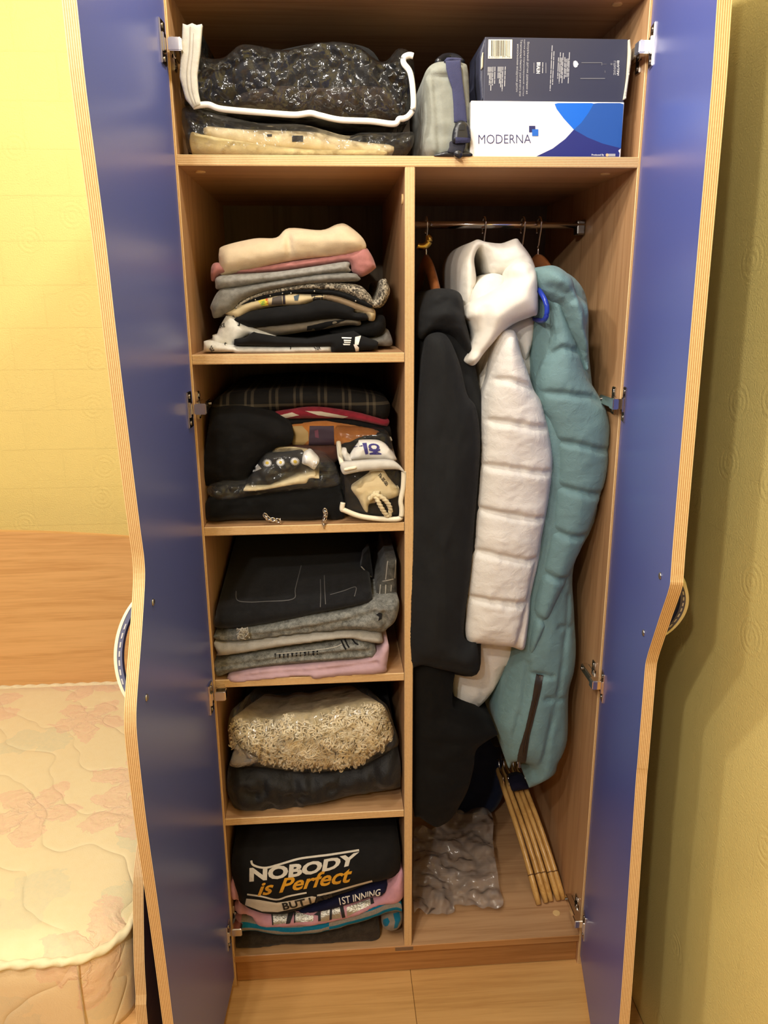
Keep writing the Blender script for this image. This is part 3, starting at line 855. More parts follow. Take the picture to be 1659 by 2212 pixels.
pb = slab('polybag', cr('A', [(172, 690), (205, 640), (420, 690), (640, 735), (900, 745), (1150, 810), (1250, 792), (1450, 792), (1560, 797), (1490, 928), (1100, 931), (600, 931), (250, 926), (192, 800)]),
     .012, .43, FILM_B, .010, .02, .003, crumple=.012, s=4.2, back=False)
tag(pb, 'clear polybag of cream bedding lying on the top shelf', 'plastic bag')
# --- grey bag with strap
gb = thing('shoulder_bag', P(960, 336, z=ZTOP), 'grey twill bag with navy strap and black buckle on the top shelf', 'bag')
body = slab('bag_body', cr('Q', [(245, 2124), (200, 1500), (182, 980), (215, 810), (340, 690), (560, 660), (800, 690), (858, 780), (880, 1100), (895, 1900), (905, 2050), (880, 2124)]),
     .018, .26, F_TWILL, .014, .018, .003, parent=gb, seams=[cr('Q', [(300, 912), (420, 928), (560, 925)]), cr('Q', [(330, 925), (360, 1300), (390, 1800), (405, 2060)])], sw=.004, sd=.004)
tube('top_handle', catmull([P(*q, y=y) for q, y in zip(cr('Q', [(400, 680), (480, 610), (600, 590), (700, 620), (770, 680)]), (.03, .05, .06, .05, .04))], False, 5), .006, BLKPL, gb, n=8)
slab('bag_base', cr('Q', [(360, 2124), (440, 2070), (620, 2035), (880, 2060), (890, 2124)]), -.001, .05, BLKPL, .003, .004, 0, parent=gb)
st = slab('strap', cr('Q', [(520, 650), (750, 640), (762, 800), (790, 1050), (830, 1350), (850, 1600), (650, 1600), (640, 1300), (620, 1080), (560, 900), (530, 780)]),
     -.0035, -.0008, F_NAVYWEB, .001, .002, .0006, parent=gb, smooth_out=False, rings=1, shrink=0)
slab('strap_top', cr('Q', [(515, 655), (750, 645), (740, 610), (560, 600), (520, 625)]), .004, .05, F_NAVYWEB, .002, .004, 0, parent=gb)
slab('strap_tail', cr('Q', [(600, 1890), (810, 1900), (800, 2040), (740, 2080), (560, 2060), (575, 1980)]), -.005, -.0015, plain('dark_webbing', (34, 34, 46), .8), .001, .002, 0, parent=gb)
bk = slab('buckle', cr('Q', [(690, 1600), (760, 1570), (840, 1600), (890, 1680), (910, 1840), (895, 1900), (860, 1915), (665, 1925), (620, 1880), (635, 1720)]), -.009, -.002, BLKPL, .005, .006, 0, parent=gb)
decal('buckle_slot', [cr('Q', rect(725, 1635, 815, 1720))], bk, plain('slot_black', (8, 8, 10), .6), bk)
decal('buckle_webbing', [cr('Q', [(675, 1830), (890, 1840), (885, 1900), (668, 1918)])], bk, F_NAVYWEB, bk, lift=.0014)
slab('strap_end', cr('Q', [(660, 2040), (720, 2020), (775, 2060), (780, 2120), (730, 2150), (655, 2110)]), -.016, -.006, BLKPL, .003, .004, 0, parent=gb)

# --- white and blue box
YB = .004
x0 = float(P(1016, 290, y=YB)[0]); x1 = float(P(1344, 290, y=YB)[0]); z1 = float(P(1180, 219, y=YB)[2])
CARD_W = plain('white_card', (236, 234, 232), .45)
mb_ = bevel_box('carton', x0, x1, YB, YB+.27, ZTOP, z1, CARD_W, None, r=.0012, seg=2)
tag(mb_, 'white and blue carton lettered MODERNA under the navy box', 'box')
bv = bvh_of(mb_)
for nm, c, pts in (('print_light_blue', (28, 110, 214), [(935, 531), (1200, 531), (1160, 602), (1112, 668), (1065, 711), (1000, 640), (955, 580)]),
                ('print_blue', (40, 88, 164), [(1200, 531), (1384, 531), (1366, 830), (1250, 801), (1150, 760), (1065, 711), (1112, 668), (1160, 602)]),
                ('print_navy', (38, 44, 116), [(1065, 711), (1150, 760), (1250, 801), (1366, 830), (1372, 884), (822, 884), (930, 832), (1010, 771)])):
    decal(nm, [cr('B', pts)], None, plain(nm, c, .4), mb_, 6, .0004, bv)
NAVY_INK = plain('navy_ink', (40, 42, 96), .5)
lettering('lettering', 'MODERNA', cr('B', [(454, 744), (790, 742), (790, 798), (454, 802)]), None, NAVY_INK, mb_, bold=-.012, lift=.0006, bvh=bv)
decal('logo_square', [cr('B', rect(778, 687, 818, 728))], None, NAVY_INK, mb_, 6, .0006, bv)
decal('logo_square', [cr('B', rect(797, 709, 837, 752))], None, plain('logo_blue', (34, 104, 196), .5), mb_, 6, .0008, bv)
lettering('lettering', 'Produced By', cr('B', [(1178, 867), (1258, 867), (1258, 882), (1178, 882)]), None, INK_W, mb_, bold=.015, lift=.0007, bvh=bv)
decal('maker_mark', [ellipse(*cr('B', [(1277, 874)])[0], 3.2, 3.2)], None, plain('peach_print', (246, 196, 140), .5), mb_, 2, .0010, bv)
decal('maker_mark', [cr('B', rect(1282, 866, 1330, 882))], None, INK_G, mb_, 4, .0007, bv)
# --- navy box on top
YN = .008
nx0 = float(P(*cr('B', [(492, 300)])[0], y=YN)[0]); nx1 = float(P(*cr('B', [(1402, 300)])[0], y=YN)[0]); nz1 = float(P(1200, 82, y=YN)[2])
NAVY_CARD = plain('navy_card', (52, 54, 72), .5)
nb_ = bevel_box('carton', nx0, nx1, YN, YN+.14, z1, nz1, NAVY_CARD, None, r=.001, seg=2)
tag(nb_, 'dark navy carton with barcode and white small print, on the white-blue carton', 'box')
bv = bvh_of(nb_)
slab('box_flap', cr('W', [(1560, 130), (1585, 125), (1608, 330), (1600, 560), (1565, 800), (1512, 1190), (1468, 1205), (1535, 800), (1558, 400)]), .004, .05, plain('card_edge', (206, 200, 182), .8), .002, .003, 0, parent=nb_, smooth_out=False)
slab('side_flap', cr('V', [(175, 110), (190, 125), (165, 1390), (110, 1420), (70, 1000), (75, 400), (110, 300)]), .010, .06, NAVY_CARD, .001, .003, 0, parent=nb_, smooth_out=False)
slab('side_label', cr('V', [(120, 420), (138, 420), (130, 740), (85, 790), (90, 560)]), .0075, .0095, plain('side_label_card', (190, 184, 160), .7), .0005, .002, 0, parent=nb_, smooth_out=False)
decal('barcode_patch', [cr('V', [(244, 150), (746, 152), (740, 552), (234, 552)])], None, plain('barcode_white', (240, 232, 206), .6), nb_, 6, .0004, bv)
rb = random.Random(7); bars = []; x = 300
while x < 700:
    w_ = rb.choice((6, 6, 10, 14)); bars.append(cr('V', [(x, 168), (x+w_, 168), (x+w_-3, 500), (x-3, 500)])); x += w_+rb.choice((6, 9, 13))
decal('barcode_bars', bars, None, INK_K, nb_, 6, .0007, bv)
lettering('lettering', '4 210201 091741', cr('V', [(250, 500), (716, 500), (714, 538), (248, 538)]), None, INK_K, nb_, lift=.0007, bvh=bv)
def vtext(body, xa, ya, xb, yb, h, k='V', bold=.0, m=INK_W, lift=.0006):
    # text reading downwards: (xa,ya) start, (xb,yb) end of its left edge
    lettering('lettering', body, cr(k, [(xa+h, ya), (xb+h, yb), (xb, yb), (xa, ya)]), None, m, nb_, bold=bold, lift=lift, bvh=bv)
vtext('Визуальный датчик давления на', 1052, 205, 1024, 1300, 58, m=INK_G)
vtext('щетки для контролируемой чистки', 985, 155, 955, 1340, 42, m=INK_G)
vtext('Техномаунд бензиту уши ничего или', 905, 155, 878, 1345, 55, m=INK_G)
vtext('нисколькими воздухом дитич', 835, 250, 810, 1255, 45, m=INK_G)
vtext('BRAUN', 1262, 632, 1250, 870, 78, bold=.03)
def vbars(k, items, wd):
    out = []
    for xa, ya, xb, yb in items:
        L = yb-ya; t = 0; r3 = random.Random(int(xa*7+ya))
        while t < L:
            q = min(L-t, r3.uniform(60, 170)); f0, f1 = t/L, (t+q)/L
            out.append(cr(k, [(xa+(xb-xa)*f0, ya+L*f0), (xa+(xb-xa)*f0+wd, ya+L*f0), (xa+(xb-xa)*f1+wd, ya+L*f1), (xa+(xb-xa)*f1, ya+L*f1)])); t += q+12
    return out
decal('small_print', vbars('V', [(232, 730, 228, 905), (264, 730, 254, 1110), (294, 730, 284, 1230), (330, 725, 320, 1122), (372, 725, 364, 1085), (442, 725, 436, 980), (474, 725, 466, 1080),
      (504, 725, 492, 1170), (540, 725, 522, 1240), (590, 722, 574, 1150), (1380, 632, 1374, 862)], 17), None, INK_G, nb_, 5, .0006, bv)['kind'] = 'stuff'
decal('small_print', vbars('W', [(180, 235, 142, 1050), (212, 340, 186, 940), (294, 450, 278, 830), (328, 360, 304, 915), (350, 455, 336, 820), (378, 370, 354, 910), (408, 445, 394, 836), (432, 475, 420, 802), (462, 470, 446, 802), (490, 358, 466, 915)], 15), None, INK_G, nb_, 5, .0006, bv)['kind'] = 'stuff'
decal('print_rule', [cr('V', rect(1200, 640, 1208, 862)), cr('V', rect(1450, 640, 1458, 862))], None, INK_G, nb_, 5, .0006, bv)
decal('drop_symbol', [cr('W', [(570, 520), (605, 506), (640, 530), (648, 555), (664, 568), (648, 585), (635, 620), (600, 632), (572, 610), (564, 565)])], None, INK_W, nb_, 3, .0006, bv)
DIM = plain('dim_grey_print', (108, 108, 112), .5)
decal('product_outline', [cr('W', rect(712, 536, 1082, 552)), cr('W', rect(1070, 540, 1084, 592)), cr('W', rect(692, 818, 1135, 838)), cr('W', rect(1128, 686, 1140, 724)), cr('W', rect(1085, 566, 1160, 572))], None, DIM, nb_, 5, .0006, bv)
decal('heart_symbol', [cr('W', [(1230, 555), (1262, 552), (1272, 570), (1262, 588), (1232, 586)])], None, DIM, nb_, 3, .0006, bv)
vtext('ВНУТРИ', 1352, 506, 1345, 772, 38, 'W', .02)
vtext('ГШИНАЕ', 1290, 515, 1284, 765, 44, 'W', .01, INK_G)
# ================================================================== shelf 1: folded tops
def g(k, pts, y0, y1, mat, name, label, cat='clothing', group=None, **kw):
    o = slab(name, cr(k, pts), y0, y1, mat, **kw)
    return tag(o, label, cat, group)
F_HEATH = fabric('white_heather_jersey', (222, 220, 212), .05, 60, 800, .25, rgb2=(196, 194, 186))
F_TEE_K = fabric('black_jersey', (19, 19, 20), .15, 40)
F_TAUPE = fabric('grey_brown_jersey', (112, 102, 86), .12, 60, rgb2=(96, 87, 74))
F_GREY = fabric('grey_marl_fleece', (128, 126, 120), .12, 90, 700, .35, rgb2=(104, 102, 96))
F_GREYL = fabric('light_grey_marl', (152, 150, 144), .1, 90, 700, .35, rgb2=(126, 124, 118))
F_PINK = fabric('dusty_pink_knit', (176, 118, 114), .1, 60)
F_CREAMH = fabric('cream_fleece', (214, 194, 162), .05, 40, 700, .3)
F_BEIGE = fabric('beige_jersey', (196, 178, 140), .06, 40)
def paisley():
    t = NT('grey_paisley_print'); v = t.coord()
    a = t.noise(v, 130, 3, .6, 1.6)
    t.base(t.ramp(a, [(.40, lin((60, 56, 50))), (.50, lin((120, 112, 98))), (.60, lin((186, 176, 156)))])); return t.fin(.85, 0, .2)
F_PAIS = paisley()
G1 = 'folded tops stacked on the upper left shelf'
nk = g('C', [(192, 948), (240, 946), (330, 968), (430, 984), (700, 986), (1072, 980), (1072, 1022), (700, 1032), (420, 1032), (385, 1022), (300, 1024), (190, 1022)], .035, .40, F_HEATH, 'folded_tee',
       'white tee printed with black NIKE words, bottom of the upper stack', group=G1, bulge=.010, er=.008, wr=.002, smooth_out=False)
nk2 = slab('folded_sleeve', cr('C', [(250, 985), (252, 905), (282, 900), (300, 850), (345, 772), (385, 772), (540, 858), (690, 912), (640, 925), (500, 905), (410, 960), (405, 1000), (300, 1000)]), .055, .30, F_HEATH,
       .012, .02, .002, parent=nk, smooth_out=False)
bt = g('C', [(400, 975), (402, 935), (470, 925), (530, 886), (560, 895), (690, 918), (900, 938), (1090, 905), (1230, 880), (1290, 918), (1395, 955), (1392, 1002), (1265, 1014), (1225, 1024), (1075, 1024), (1072, 983), (700, 984)], .030, .36, F_TEE_K, 'folded_tee',
       'black tee with white bars of print, above the NIKE tee', group=G1, bulge=.014, er=.012, wr=.003, smooth_out=False)
g('C', [(1290, 940), (1400, 905), (1440, 865), (1470, 880), (1490, 972), (1400, 980), (1300, 975)], .09, .42, F_GREY, 'folded_jumper', 'small grey top tucked beside the partition, right of the black tee', group=G1, bulge=.012, er=.02)
g('C', [(1060, 880), (1200, 850), (1350, 790), (1430, 770), (1445, 860), (1400, 905), (1290, 915), (1120, 905)], .075, .42, F_TEE_K, 'folded_jumper', 'black top under the grey-brown tee, its end near the partition', group=G1, bulge=.015, er=.02)
tp = g('C', [(520, 852), (850, 815), (1060, 785), (1240, 793), (1275, 815), (1262, 840), (1180, 838), (1000, 868), (905, 880), (700, 908), (610, 885)], .06, .40, F_TAUPE, 'folded_tee', 'grey-brown tee folded above the two black tops', group=G1, bulge=.014, er=.014)
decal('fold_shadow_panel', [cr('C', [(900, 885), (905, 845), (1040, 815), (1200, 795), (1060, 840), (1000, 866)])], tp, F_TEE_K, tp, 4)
g('C', [(400, 800), (470, 760), (540, 735), (750, 705), (900, 690), (1000, 662), (1220, 712), (1230, 750), (1310, 760), (1312, 805), (1200, 800), (1060, 788), (850, 818), (540, 850), (470, 838)], .05, .40, F_TEE_K, 'folded_tee', 'thick black tee folded in the middle of the upper stack', group=G1, bulge=.018, er=.02)
bg = g('C', [(322, 742), (400, 712), (520, 660), (740, 618), (950, 622), (1110, 628), (1250, 672), (1365, 725), (1370, 800), (1330, 806), (1310, 770), (1225, 745), (1100, 690), (1000, 664), (850, 708), (700, 706), (540, 740), (440, 800), (400, 790)], .06, .40, F_BEIGE, 'folded_tee', 'beige tee with dark and coloured printed bands', group=G1, bulge=.016, er=.012)
bvb = bvh_of(bg)
for nm, c, lp in (('print_yellow', (206, 190, 60), [(565, 672), (632, 655), (636, 698), (590, 702)]), ('print_red', (186, 60, 40), [(620, 658), (634, 655), (638, 698), (622, 700)]),
                  ('print_green', (120, 150, 60), [(580, 680), (610, 668), (616, 690), (590, 700)]), ('print_grey', (76, 68, 62), [(665, 650), (730, 632), (734, 692), (660, 694)]),
                  ('print_stripe', (40, 30, 36), [(735, 632), (752, 628), (756, 690), (738, 690)]), ('print_taupe', (128, 108, 82), [(1030, 622), (1110, 632), (1365, 728), (1362, 752), (1200, 716), (1010, 662)]),
                  ('print_blue_grey', (60, 74, 84), [(812, 640), (850, 628), (842, 668), (818, 668)]), ('print_dark', (44, 38, 36), [(930, 628), (1015, 630), (1010, 664), (945, 668)])):
    decal(nm, [cr('C', lp)], None, plain(nm, c, .8), bg, 4, bvh=bvb)
pk = g('C', [(385, 775), (400, 720), (450, 665), (580, 612), (740, 575), (900, 552), (1030, 542), (1250, 558), (1330, 620), (1368, 668), (1400, 600), (1415, 530), (1445, 518), (1465, 560), (1475, 610), (1440, 690), (1385, 722), (1300, 690), (1140, 612), (900, 596), (740, 612), (560, 650), (450, 705), (415, 785)], .055, .38, F_PAIS, 'folded_shirt', 'grey and white patterned shirt with a black studded edge', group=G1, bulge=.012, er=.010)
ed = slab('studded_edge', cr('C', [(450, 700), (560, 645), (740, 605), (900, 590), (1100, 598), (1250, 645), (1350, 700), (1330, 716), (1200, 668), (1080, 628), (900, 612), (740, 626), (560, 668)]), .050, .30, F_TEE_K, .008, .006, .001, parent=pk)
bve = bvh_of(ed)
for q in [(548, 660), (648, 634), (735, 617), (792, 615), (955, 603), (1240, 668)]:
    c = land(bve, *cr('C', [q])[0])
    if c is not None: mesh_obj('stud', *cyl_vf(c, (0, -1, 0), .0014, .0012, 10, .0005), SCREW, pk, True)
g('C', [(245, 740), (240, 700), (300, 595), (400, 580), (600, 548), (900, 500), (1100, 478), (1225, 480), (1258, 500), (1255, 530), (1030, 545), (900, 553), (740, 575), (580, 612), (450, 668), (390, 730), (330, 760), (265, 790)], .05, .40, F_GREY, 'folded_sweatpants', 'grey marl fleece folded below the lighter grey one', group=G1, bulge=.020, er=.022, wr=.004)
g('C', [(272, 560), (285, 505), (400, 486), (700, 468), (1000, 425), (1180, 400), (1195, 440), (1190, 472), (1000, 492), (750, 530), (600, 548), (400, 582), (290, 592)], .055, .40, F_GREYL, 'folded_sweatshirt', 'lighter grey marl sweatshirt folded under the dusty pink one', group=G1, bulge=.018, er=.022, wr=.004)
pkn = g('C', [(242, 520), (246, 430), (300, 405), (480, 440), (800, 395), (1150, 345), (1290, 300), (1340, 340), (1375, 420), (1370, 450), (1290, 500), (1215, 470), (1180, 402), (1000, 425), (700, 466), (450, 482), (300, 495), (262, 532)], .065, .40, F_PINK, 'folded_sweater', 'dusty pink sweater folded under the cream top', group=G1, bulge=.018, er=.022, wr=.005)
g('C', [(296, 335), (330, 290), (540, 240), (690, 234), (780, 168), (1000, 182), (1110, 142), (1180, 146), (1290, 240), (1300, 322), (1150, 352), (800, 392), (430, 472), (315, 492), (300, 420)], .06, .40, F_CREAMH, 'folded_hoodie', 'cream fleece top crowning the upper left stack', group=G1, bulge=.024, er=.035, wr=.006,
  fold=[(cr('C', [(770, 180), (780, 280), (790, 380)]), .010, .006)])
bvn = bvh_of([nk, nk2])
def nike(q, body='NIKE'): lettering('lettering', body, cr('N', q), None, INK_K, nk, bold=.02, bvh=bvn)
nike([(400, 530), (485, 508), (500, 578), (385, 602)], 'IKE'); nike([(190, 990), (238, 925), (292, 1010), (240, 1046)], 'IKE'); nike([(800, 770), (945, 725), (935, 790), (800, 805)], 'NIKE')
lettering('lettering', 'NIK', cr('X', [(650, 775), (735, 768), (740, 800), (680, 812)]), None, INK_K, nk, bold=.02, bvh=bvn)
def swoosh(k, pts): decal('swoosh', [cr(k, pts)], None, INK_K, nk, 2, bvh=bvn)
swoosh('N', [(720, 440), (738, 440), (768, 520), (768, 560), (750, 568), (712, 545), (745, 545), (745, 510)]); swoosh('N', [(475, 880), (500, 868), (530, 885), (500, 890), (490, 905), (505, 930), (478, 915)]); swoosh('X', [(365, 768), (382, 775), (378, 805), (366, 800), (372, 785)])
bvt = bvh_of(bt)
for lp in ([(985, 658), (1105, 660), (1100, 674), (990, 672)], [(1010, 685), (1098, 688), (1095, 702), (1012, 700)], [(1012, 708), (1092, 712), (1090, 724), (1015, 722)], [(1000, 732), (1088, 736), (1082, 748), (1006, 748)]):
    decal('print_bar', [cr('X', lp)], None, INK_W, bt, 3, bvh=bvt)
decal('print_patch', [cr('X', [(1145, 655), (1212, 640), (1185, 745), (1140, 740)])], None, INK_W, bt, 3, bvh=bvt)
decal('print_patch', [cr('X', [(1125, 740), (1160, 740), (1190, 775), (1188, 818), (1150, 820), (1145, 790)])], None, INK_W, bt, 3, bvh=bvt)

# ================================================================== shelf 2: dark clothes, pouch
def plaid():
    t = NT('dark_brown_plaid'); tc = t.n('ShaderNodeTexCoord'); sp = t.n('ShaderNodeSeparateXYZ'); t.l(tc.outputs['Object'], sp.inputs[0])
    def band(o, f, w): return t.math('LESS_THAN', t.math('FRACT', t.math('MULTIPLY', o, f)), w)
    a = t.math('MAXIMUM', band(sp.outputs[0], 22, .12), band(t.math('ADD', sp.outputs[0], .012), 22, .10)); b = t.math('MAXIMUM', band(sp.outputs[2], 26, .14), band(sp.outputs[1], 18, .14))
    f = t.math('MULTIPLY', t.math('ADD', a, b), .35)
    t.base(t.mix(f, lin((20, 18, 16)), lin((92, 82, 66)))); return t.fin(.9, 0, .2, t.bump(t.noise(t.coord(), 600, 2), .3, .001))
F_PLAID = plaid()
F_CRIM = fabric('crimson_knit', (128, 30, 44), .15, 60); F_ORNG = fabric('rust_orange_jersey', (168, 104, 46), .1, 50)
F_BLK2 = fabric('black_wool', (16, 15, 15), .2, 40); F_VELV = fabric('black_velvet', (12, 12, 12), .3, 30, sheen=.5); F_MAR = fabric('maroon_cotton', (74, 40, 28), .15, 40)
G2 = 'dark clothes piled on the second left shelf'
g('D', [(240, 420), (250, 300), (330, 232), (600, 205), (900, 190), (1200, 208), (1440, 262), (1475, 330), (1440, 400), (1300, 370), (1050, 322), (900, 318), (670, 350), (400, 420)], .085, .44, F_PLAID, 'folded_shirt', 'dark brown plaid shirt on top of the second shelf pile', group=G2, bulge=.02, er=.03)
cn = g('D', [(668, 356), (800, 330), (920, 314), (1060, 322), (1250, 352), (1420, 400), (1468, 408), (1462, 442), (1425, 446), (1200, 400), (1000, 395), (800, 398), (705, 402)], .08, .42, F_CRIM, 'folded_jumper', 'crimson edged top below the plaid shirt', group=G2, bulge=.010, er=.010)
decal('white_pattern', [cr('D', [(690, 380), (800, 355), (850, 372), (720, 398)]), ], cn, plain('off_white_print', (176, 164, 146), .8), cn, 3)
decal('white_pattern', [cr('D', [(890, 345), (1000, 348), (1190, 382), (1150, 392), (980, 372)])], cn, plain('off_white_print', (176, 164, 146), .8), cn, 3)
g('D', [(690, 405), (800, 398), (1000, 395), (1200, 400), (1425, 446), (1470, 445), (1480, 520), (1380, 480), (1100, 425), (1000, 416), (790, 442)], .085, .42, F_BLK2, 'folded_jumper', 'black top between the crimson and the rust tops', group=G2, bulge=.012, er=.012)
on = g('D', [(785, 442), (1000, 414), (1110, 426), (1380, 470), (1390, 560), (1300, 590), (1100, 585), (900, 585), (800, 575), (805, 500)], .08, .40, F_ORNG, 'folded_tee', 'rust orange tee with gold and purple print', group=G2, bulge=.014, er=.016)
bvo = bvh_of(on)
decal('gold_print', [cr('D', [(795, 452), (870, 448), (912, 490), (915, 545), (880, 575), (805, 575), (812, 510)])], None, plain('old_gold_print', (150, 124, 78), .7), on, 3, bvh=bvo)
decal('purple_print', [cr('D', [(922, 448), (1088, 448), (1092, 575), (915, 578), (918, 520)])], None, plain('dark_purple_print', (46, 28, 44), .7), on, 3, bvh=bvo)
decal('pink_print', [cr('D', [(955, 480), (980, 470), (985, 530), (960, 525)])], None, plain('plum_print', (92, 44, 62), .7), on, 3, lift=.0014, bvh=bvo)
g('D', [(680, 600), (800, 580), (1000, 585), (1110, 590), (1110, 690), (950, 690), (880, 640), (780, 640), (690, 640)], .075, .40, F_MAR, 'folded_jumper', 'maroon top under the rust tee', group=G2, bulge=.012, er=.016)
g('D', [(175, 800), (190, 690), (230, 420), (260, 330), (450, 310), (670, 360), (790, 440), (800, 560), (690, 600), (640, 650), (560, 720), (500, 800), (470, 850), (330, 850), (210, 860)], .055, .44, F_BLK2, 'folded_sweater', 'big soft black sweater filling the left of the second shelf', group=G2, bulge=.035, er=.06, wr=.008)
vt = g('D', [(210, 965), (300, 945), (480, 930), (700, 900), (900, 880), (1100, 890), (1150, 950), (1165, 1040), (1140, 1092), (1000, 1094), (850, 1100), (640, 1092), (420, 1092), (212, 1094)], .035, .42, F_VELV, 'folded_trousers', 'black velvet trousers with chain trims at the shelf front', group=G2, bulge=.020, er=.025, wr=.005)
def chain(pts, y, n, r=.0045, tilt=0):
    pts = [np.array(P(*q, y=y)) for q in cr('D', pts)]
    c = catmull([tuple(p) for p in pts], False, 12); parts = []
    for i in range(n):
        t = i/(n-1); p = Vector(c[int(t*(len(c)-1))]); q = Vector(c[min(len(c)-1, int(t*(len(c)-1))+1)]); d = (q-p)
        if d.length < 1e-6: d = Vector((0, 0, -1))
        d.normalize(); s_ = d.cross(Vector((0, 1, 0))).normalized() if i % 2 == 0 else Vector((0, 1, 0))
        L = [p+d*math.cos(a)*r*1.3+s_*math.sin(a)*r*.8 for a in np.linspace(0, 2*math.pi, 13)[:-1]]
        parts.append(tube_vf(L, .0010, 6, True))
    o = mesh_obj('chain_trim', *join_vf(parts), CHROME, vt, True); o['kind'] = 'stuff'; return o
chain([(1028, 1035), (1032, 1060), (1022, 1095), (1020, 1132)], .0, 8)
chain([(618, 1066), (640, 1088), (680, 1095), (720, 1102)], .008, 8)
# --- polybag with daisy top
dz = g('S', [(100, 770), (200, 600), (290, 440), (380, 330), (560, 300), (780, 285), (1000, 262), (1020, 420), (980, 470), (700, 660), (560, 740), (480, 800), (250, 790)], .045, .34, F_TEE_K, 'folded_jumper', 'black top with three daisies inside a clear polybag', group=G2, bulge=.020, er=.03, wr=.003)
bvd = bvh_of(dz)
PET = plain('daisy_white', (204, 204, 204), .7); YOLK = plain('daisy_yellow', (206, 176, 56), .7)
for cx, cy, r in ((434, 455, 74), (648, 445, 72), (884, 428, 76)):
    lp = []
    for i in range(72):
        a = 2*math.pi*i/72; rr = r*(1 if i % 4 in (0, 1) else .72); lp.append((cx+rr*math.cos(a), cy+rr*.86*math.sin(a)))
    decal('daisy', [cr('S', lp)], None, PET, dz, 1.6, bvh=bvd)
    decal('daisy_centre', [cr('S', ellipse(cx, cy, r*.36, r*.32))], None, YOLK, dz, 2, .0016, bvd)
decal('white_label', [cr('S', [(206, 560), (285, 475), (345, 545), (208, 608)])], None, INK_W, dz, 3, .0014, bvd)
tag(slab('tissue', cr('S', [(1000, 420), (1020, 320), (1120, 265), (1200, 320), (1280, 420), (1240, 500), (1190, 560), (1090, 500), (1010, 470)]), .035, .12, F_WHITE, .015, .02, .004), 'crumpled white tissue beside the daisy top', 'tissue')
tag(slab('label_strip', cr('S', [(530, 212), (770, 190), (1000, 215), (1140, 250), (1020, 310), (980, 262), (780, 270), (540, 300)]), .060, .066, F_BEIGE, .002, .004, .001), 'beige fabric strip behind the daisy top', 'fabric strip')
cs = slab('card_strip', cr('S', [(62, 912), (90, 870), (420, 850), (700, 775), (960, 690), (1200, 645), (1215, 672), (1270, 690), (1265, 708), (1120, 705), (1060, 785), (900, 800), (560, 860), (300, 900)]), .025, .16, F_CREAM, .004, .006, .001)
tag(cs, 'cream card edge lying across the front of the daisy polybag', 'card')
tag(slab('polybag', cr('D', [(215, 880), (330, 835), (480, 830), (580, 700), (650, 640), (870, 622), (960, 640), (1040, 670), (1110, 760), (1120, 860), (900, 882), (640, 910), (480, 935), (330, 962), (240, 930)]), .018, .30, FILM_B, .012, .02, .004, crumple=.012, s=3.2, back=False),
    'crumpled clear polybag around the daisy top on the second shelf', 'plastic bag')
# --- clear pouch
po = thing('clear_pouch', P(800, 1118, z=SH[1]), 'clear zip pouch with white piping at the partition end of the second shelf', 'pouch')
VIN = film('pouch_vinyl', haze=.012, gloss=.28, bscale=14, bstr=.35)
pf = slab('vinyl_body', cr('T', [(170, 1880), (240, 1640), (130, 1300), (165, 1000), (110, 560), (40, 110), (400, 110), (1000, 118), (1200, 150), (1290, 300), (1400, 700), (1560, 960), (1600, 1100), (1580, 1600), (1540, 1950), (1440, 2090), (1000, 2090), (560, 2040)]),
     .018, .22, VIN, .012, .02, .002, parent=po, crumple=.004, s=3.2, back=False)
def pline(name, k, pts, y, r, m=PIPE, **kw):
    return tube(name, catmull([tuple(P(*q, y=(y if not isinstance(y, (list, tuple)) else y[i]))) for i, q in enumerate(cr(k, pts))], False, 6), r, m, po, n=10, **kw)
PIPC = plain('cream_piping', (236, 228, 204), .5)
pline('piping', 'T', [(215, 1720), (195, 1860), (250, 1890), (560, 2010), (900, 2070), (1250, 2090), (1460, 2080), (1520, 2020), (1530, 1850), (1510, 1680), (1560, 1400), (1575, 1150), (1575, 1020)], .002, .0048, PIPC)
pline('piping', 'T', [(60, 120), (110, 300), (130, 520), (150, 680), (195, 850)], [.11, .08, .05, .025, .004], .0046, PIPC)
pline('piping', 'T', [(60, 120), (400, 118), (800, 118), (1050, 122), (1180, 150), (1260, 230), (1300, 330)], [.11, .11, .11, .11, .10, .09, .08], .002, PIPC)
slab('zip_band', cr('T', [(165, 860), (230, 830), (600, 800), (1000, 775), (1300, 790), (1440, 850), (1570, 980), (1590, 1060), (1540, 1010), (1400, 975), (1000, 985), (600, 1025), (330, 1080), (230, 1085), (165, 980)]), -.006, .012, ZIPW, .004, .006, .001, parent=po)
slab('zip_slider', cr('T', [(240, 965), (300, 940), (490, 905), (520, 930), (500, 965), (300, 1005), (245, 1000)]), -.0125, -.008, PIPC, .0015, .002, 0, parent=po)
WHT_CARD = plain('white_card_b', (228, 224, 214), .6)
ct = tag(slab('printed_pack', cr('T', [(400, 690), (560, 450), (620, 380), (1000, 380), (1200, 480), (1300, 600), (1400, 780), (820, 780), (620, 780), (420, 760)]), .03, .14, F_WHITE, .01, .015, .002), 'white pack with bold blue letters inside the clear pouch', 'packet')
BLUI = plain('royal_blue_print', (42, 36, 120), .6); bvc = bvh_of(ct)
decal('blue_bar', [cr('T', [(650, 390), (745, 385), (785, 625), (720, 640)])], None, BLUI, ct, 2.5, bvh=bvc)
lettering('lettering', 'CM', cr('T', [(1010, 400), (1085, 640), (808, 640), (775, 400)]), None, BLUI, ct, bold=.05, bvh=bvc)
lettering('lettering', 'I', cr('T', [(400, 470), (655, 435), (655, 462), (400, 500)]), None, BLUI, ct, bold=.02, bvh=bvc)
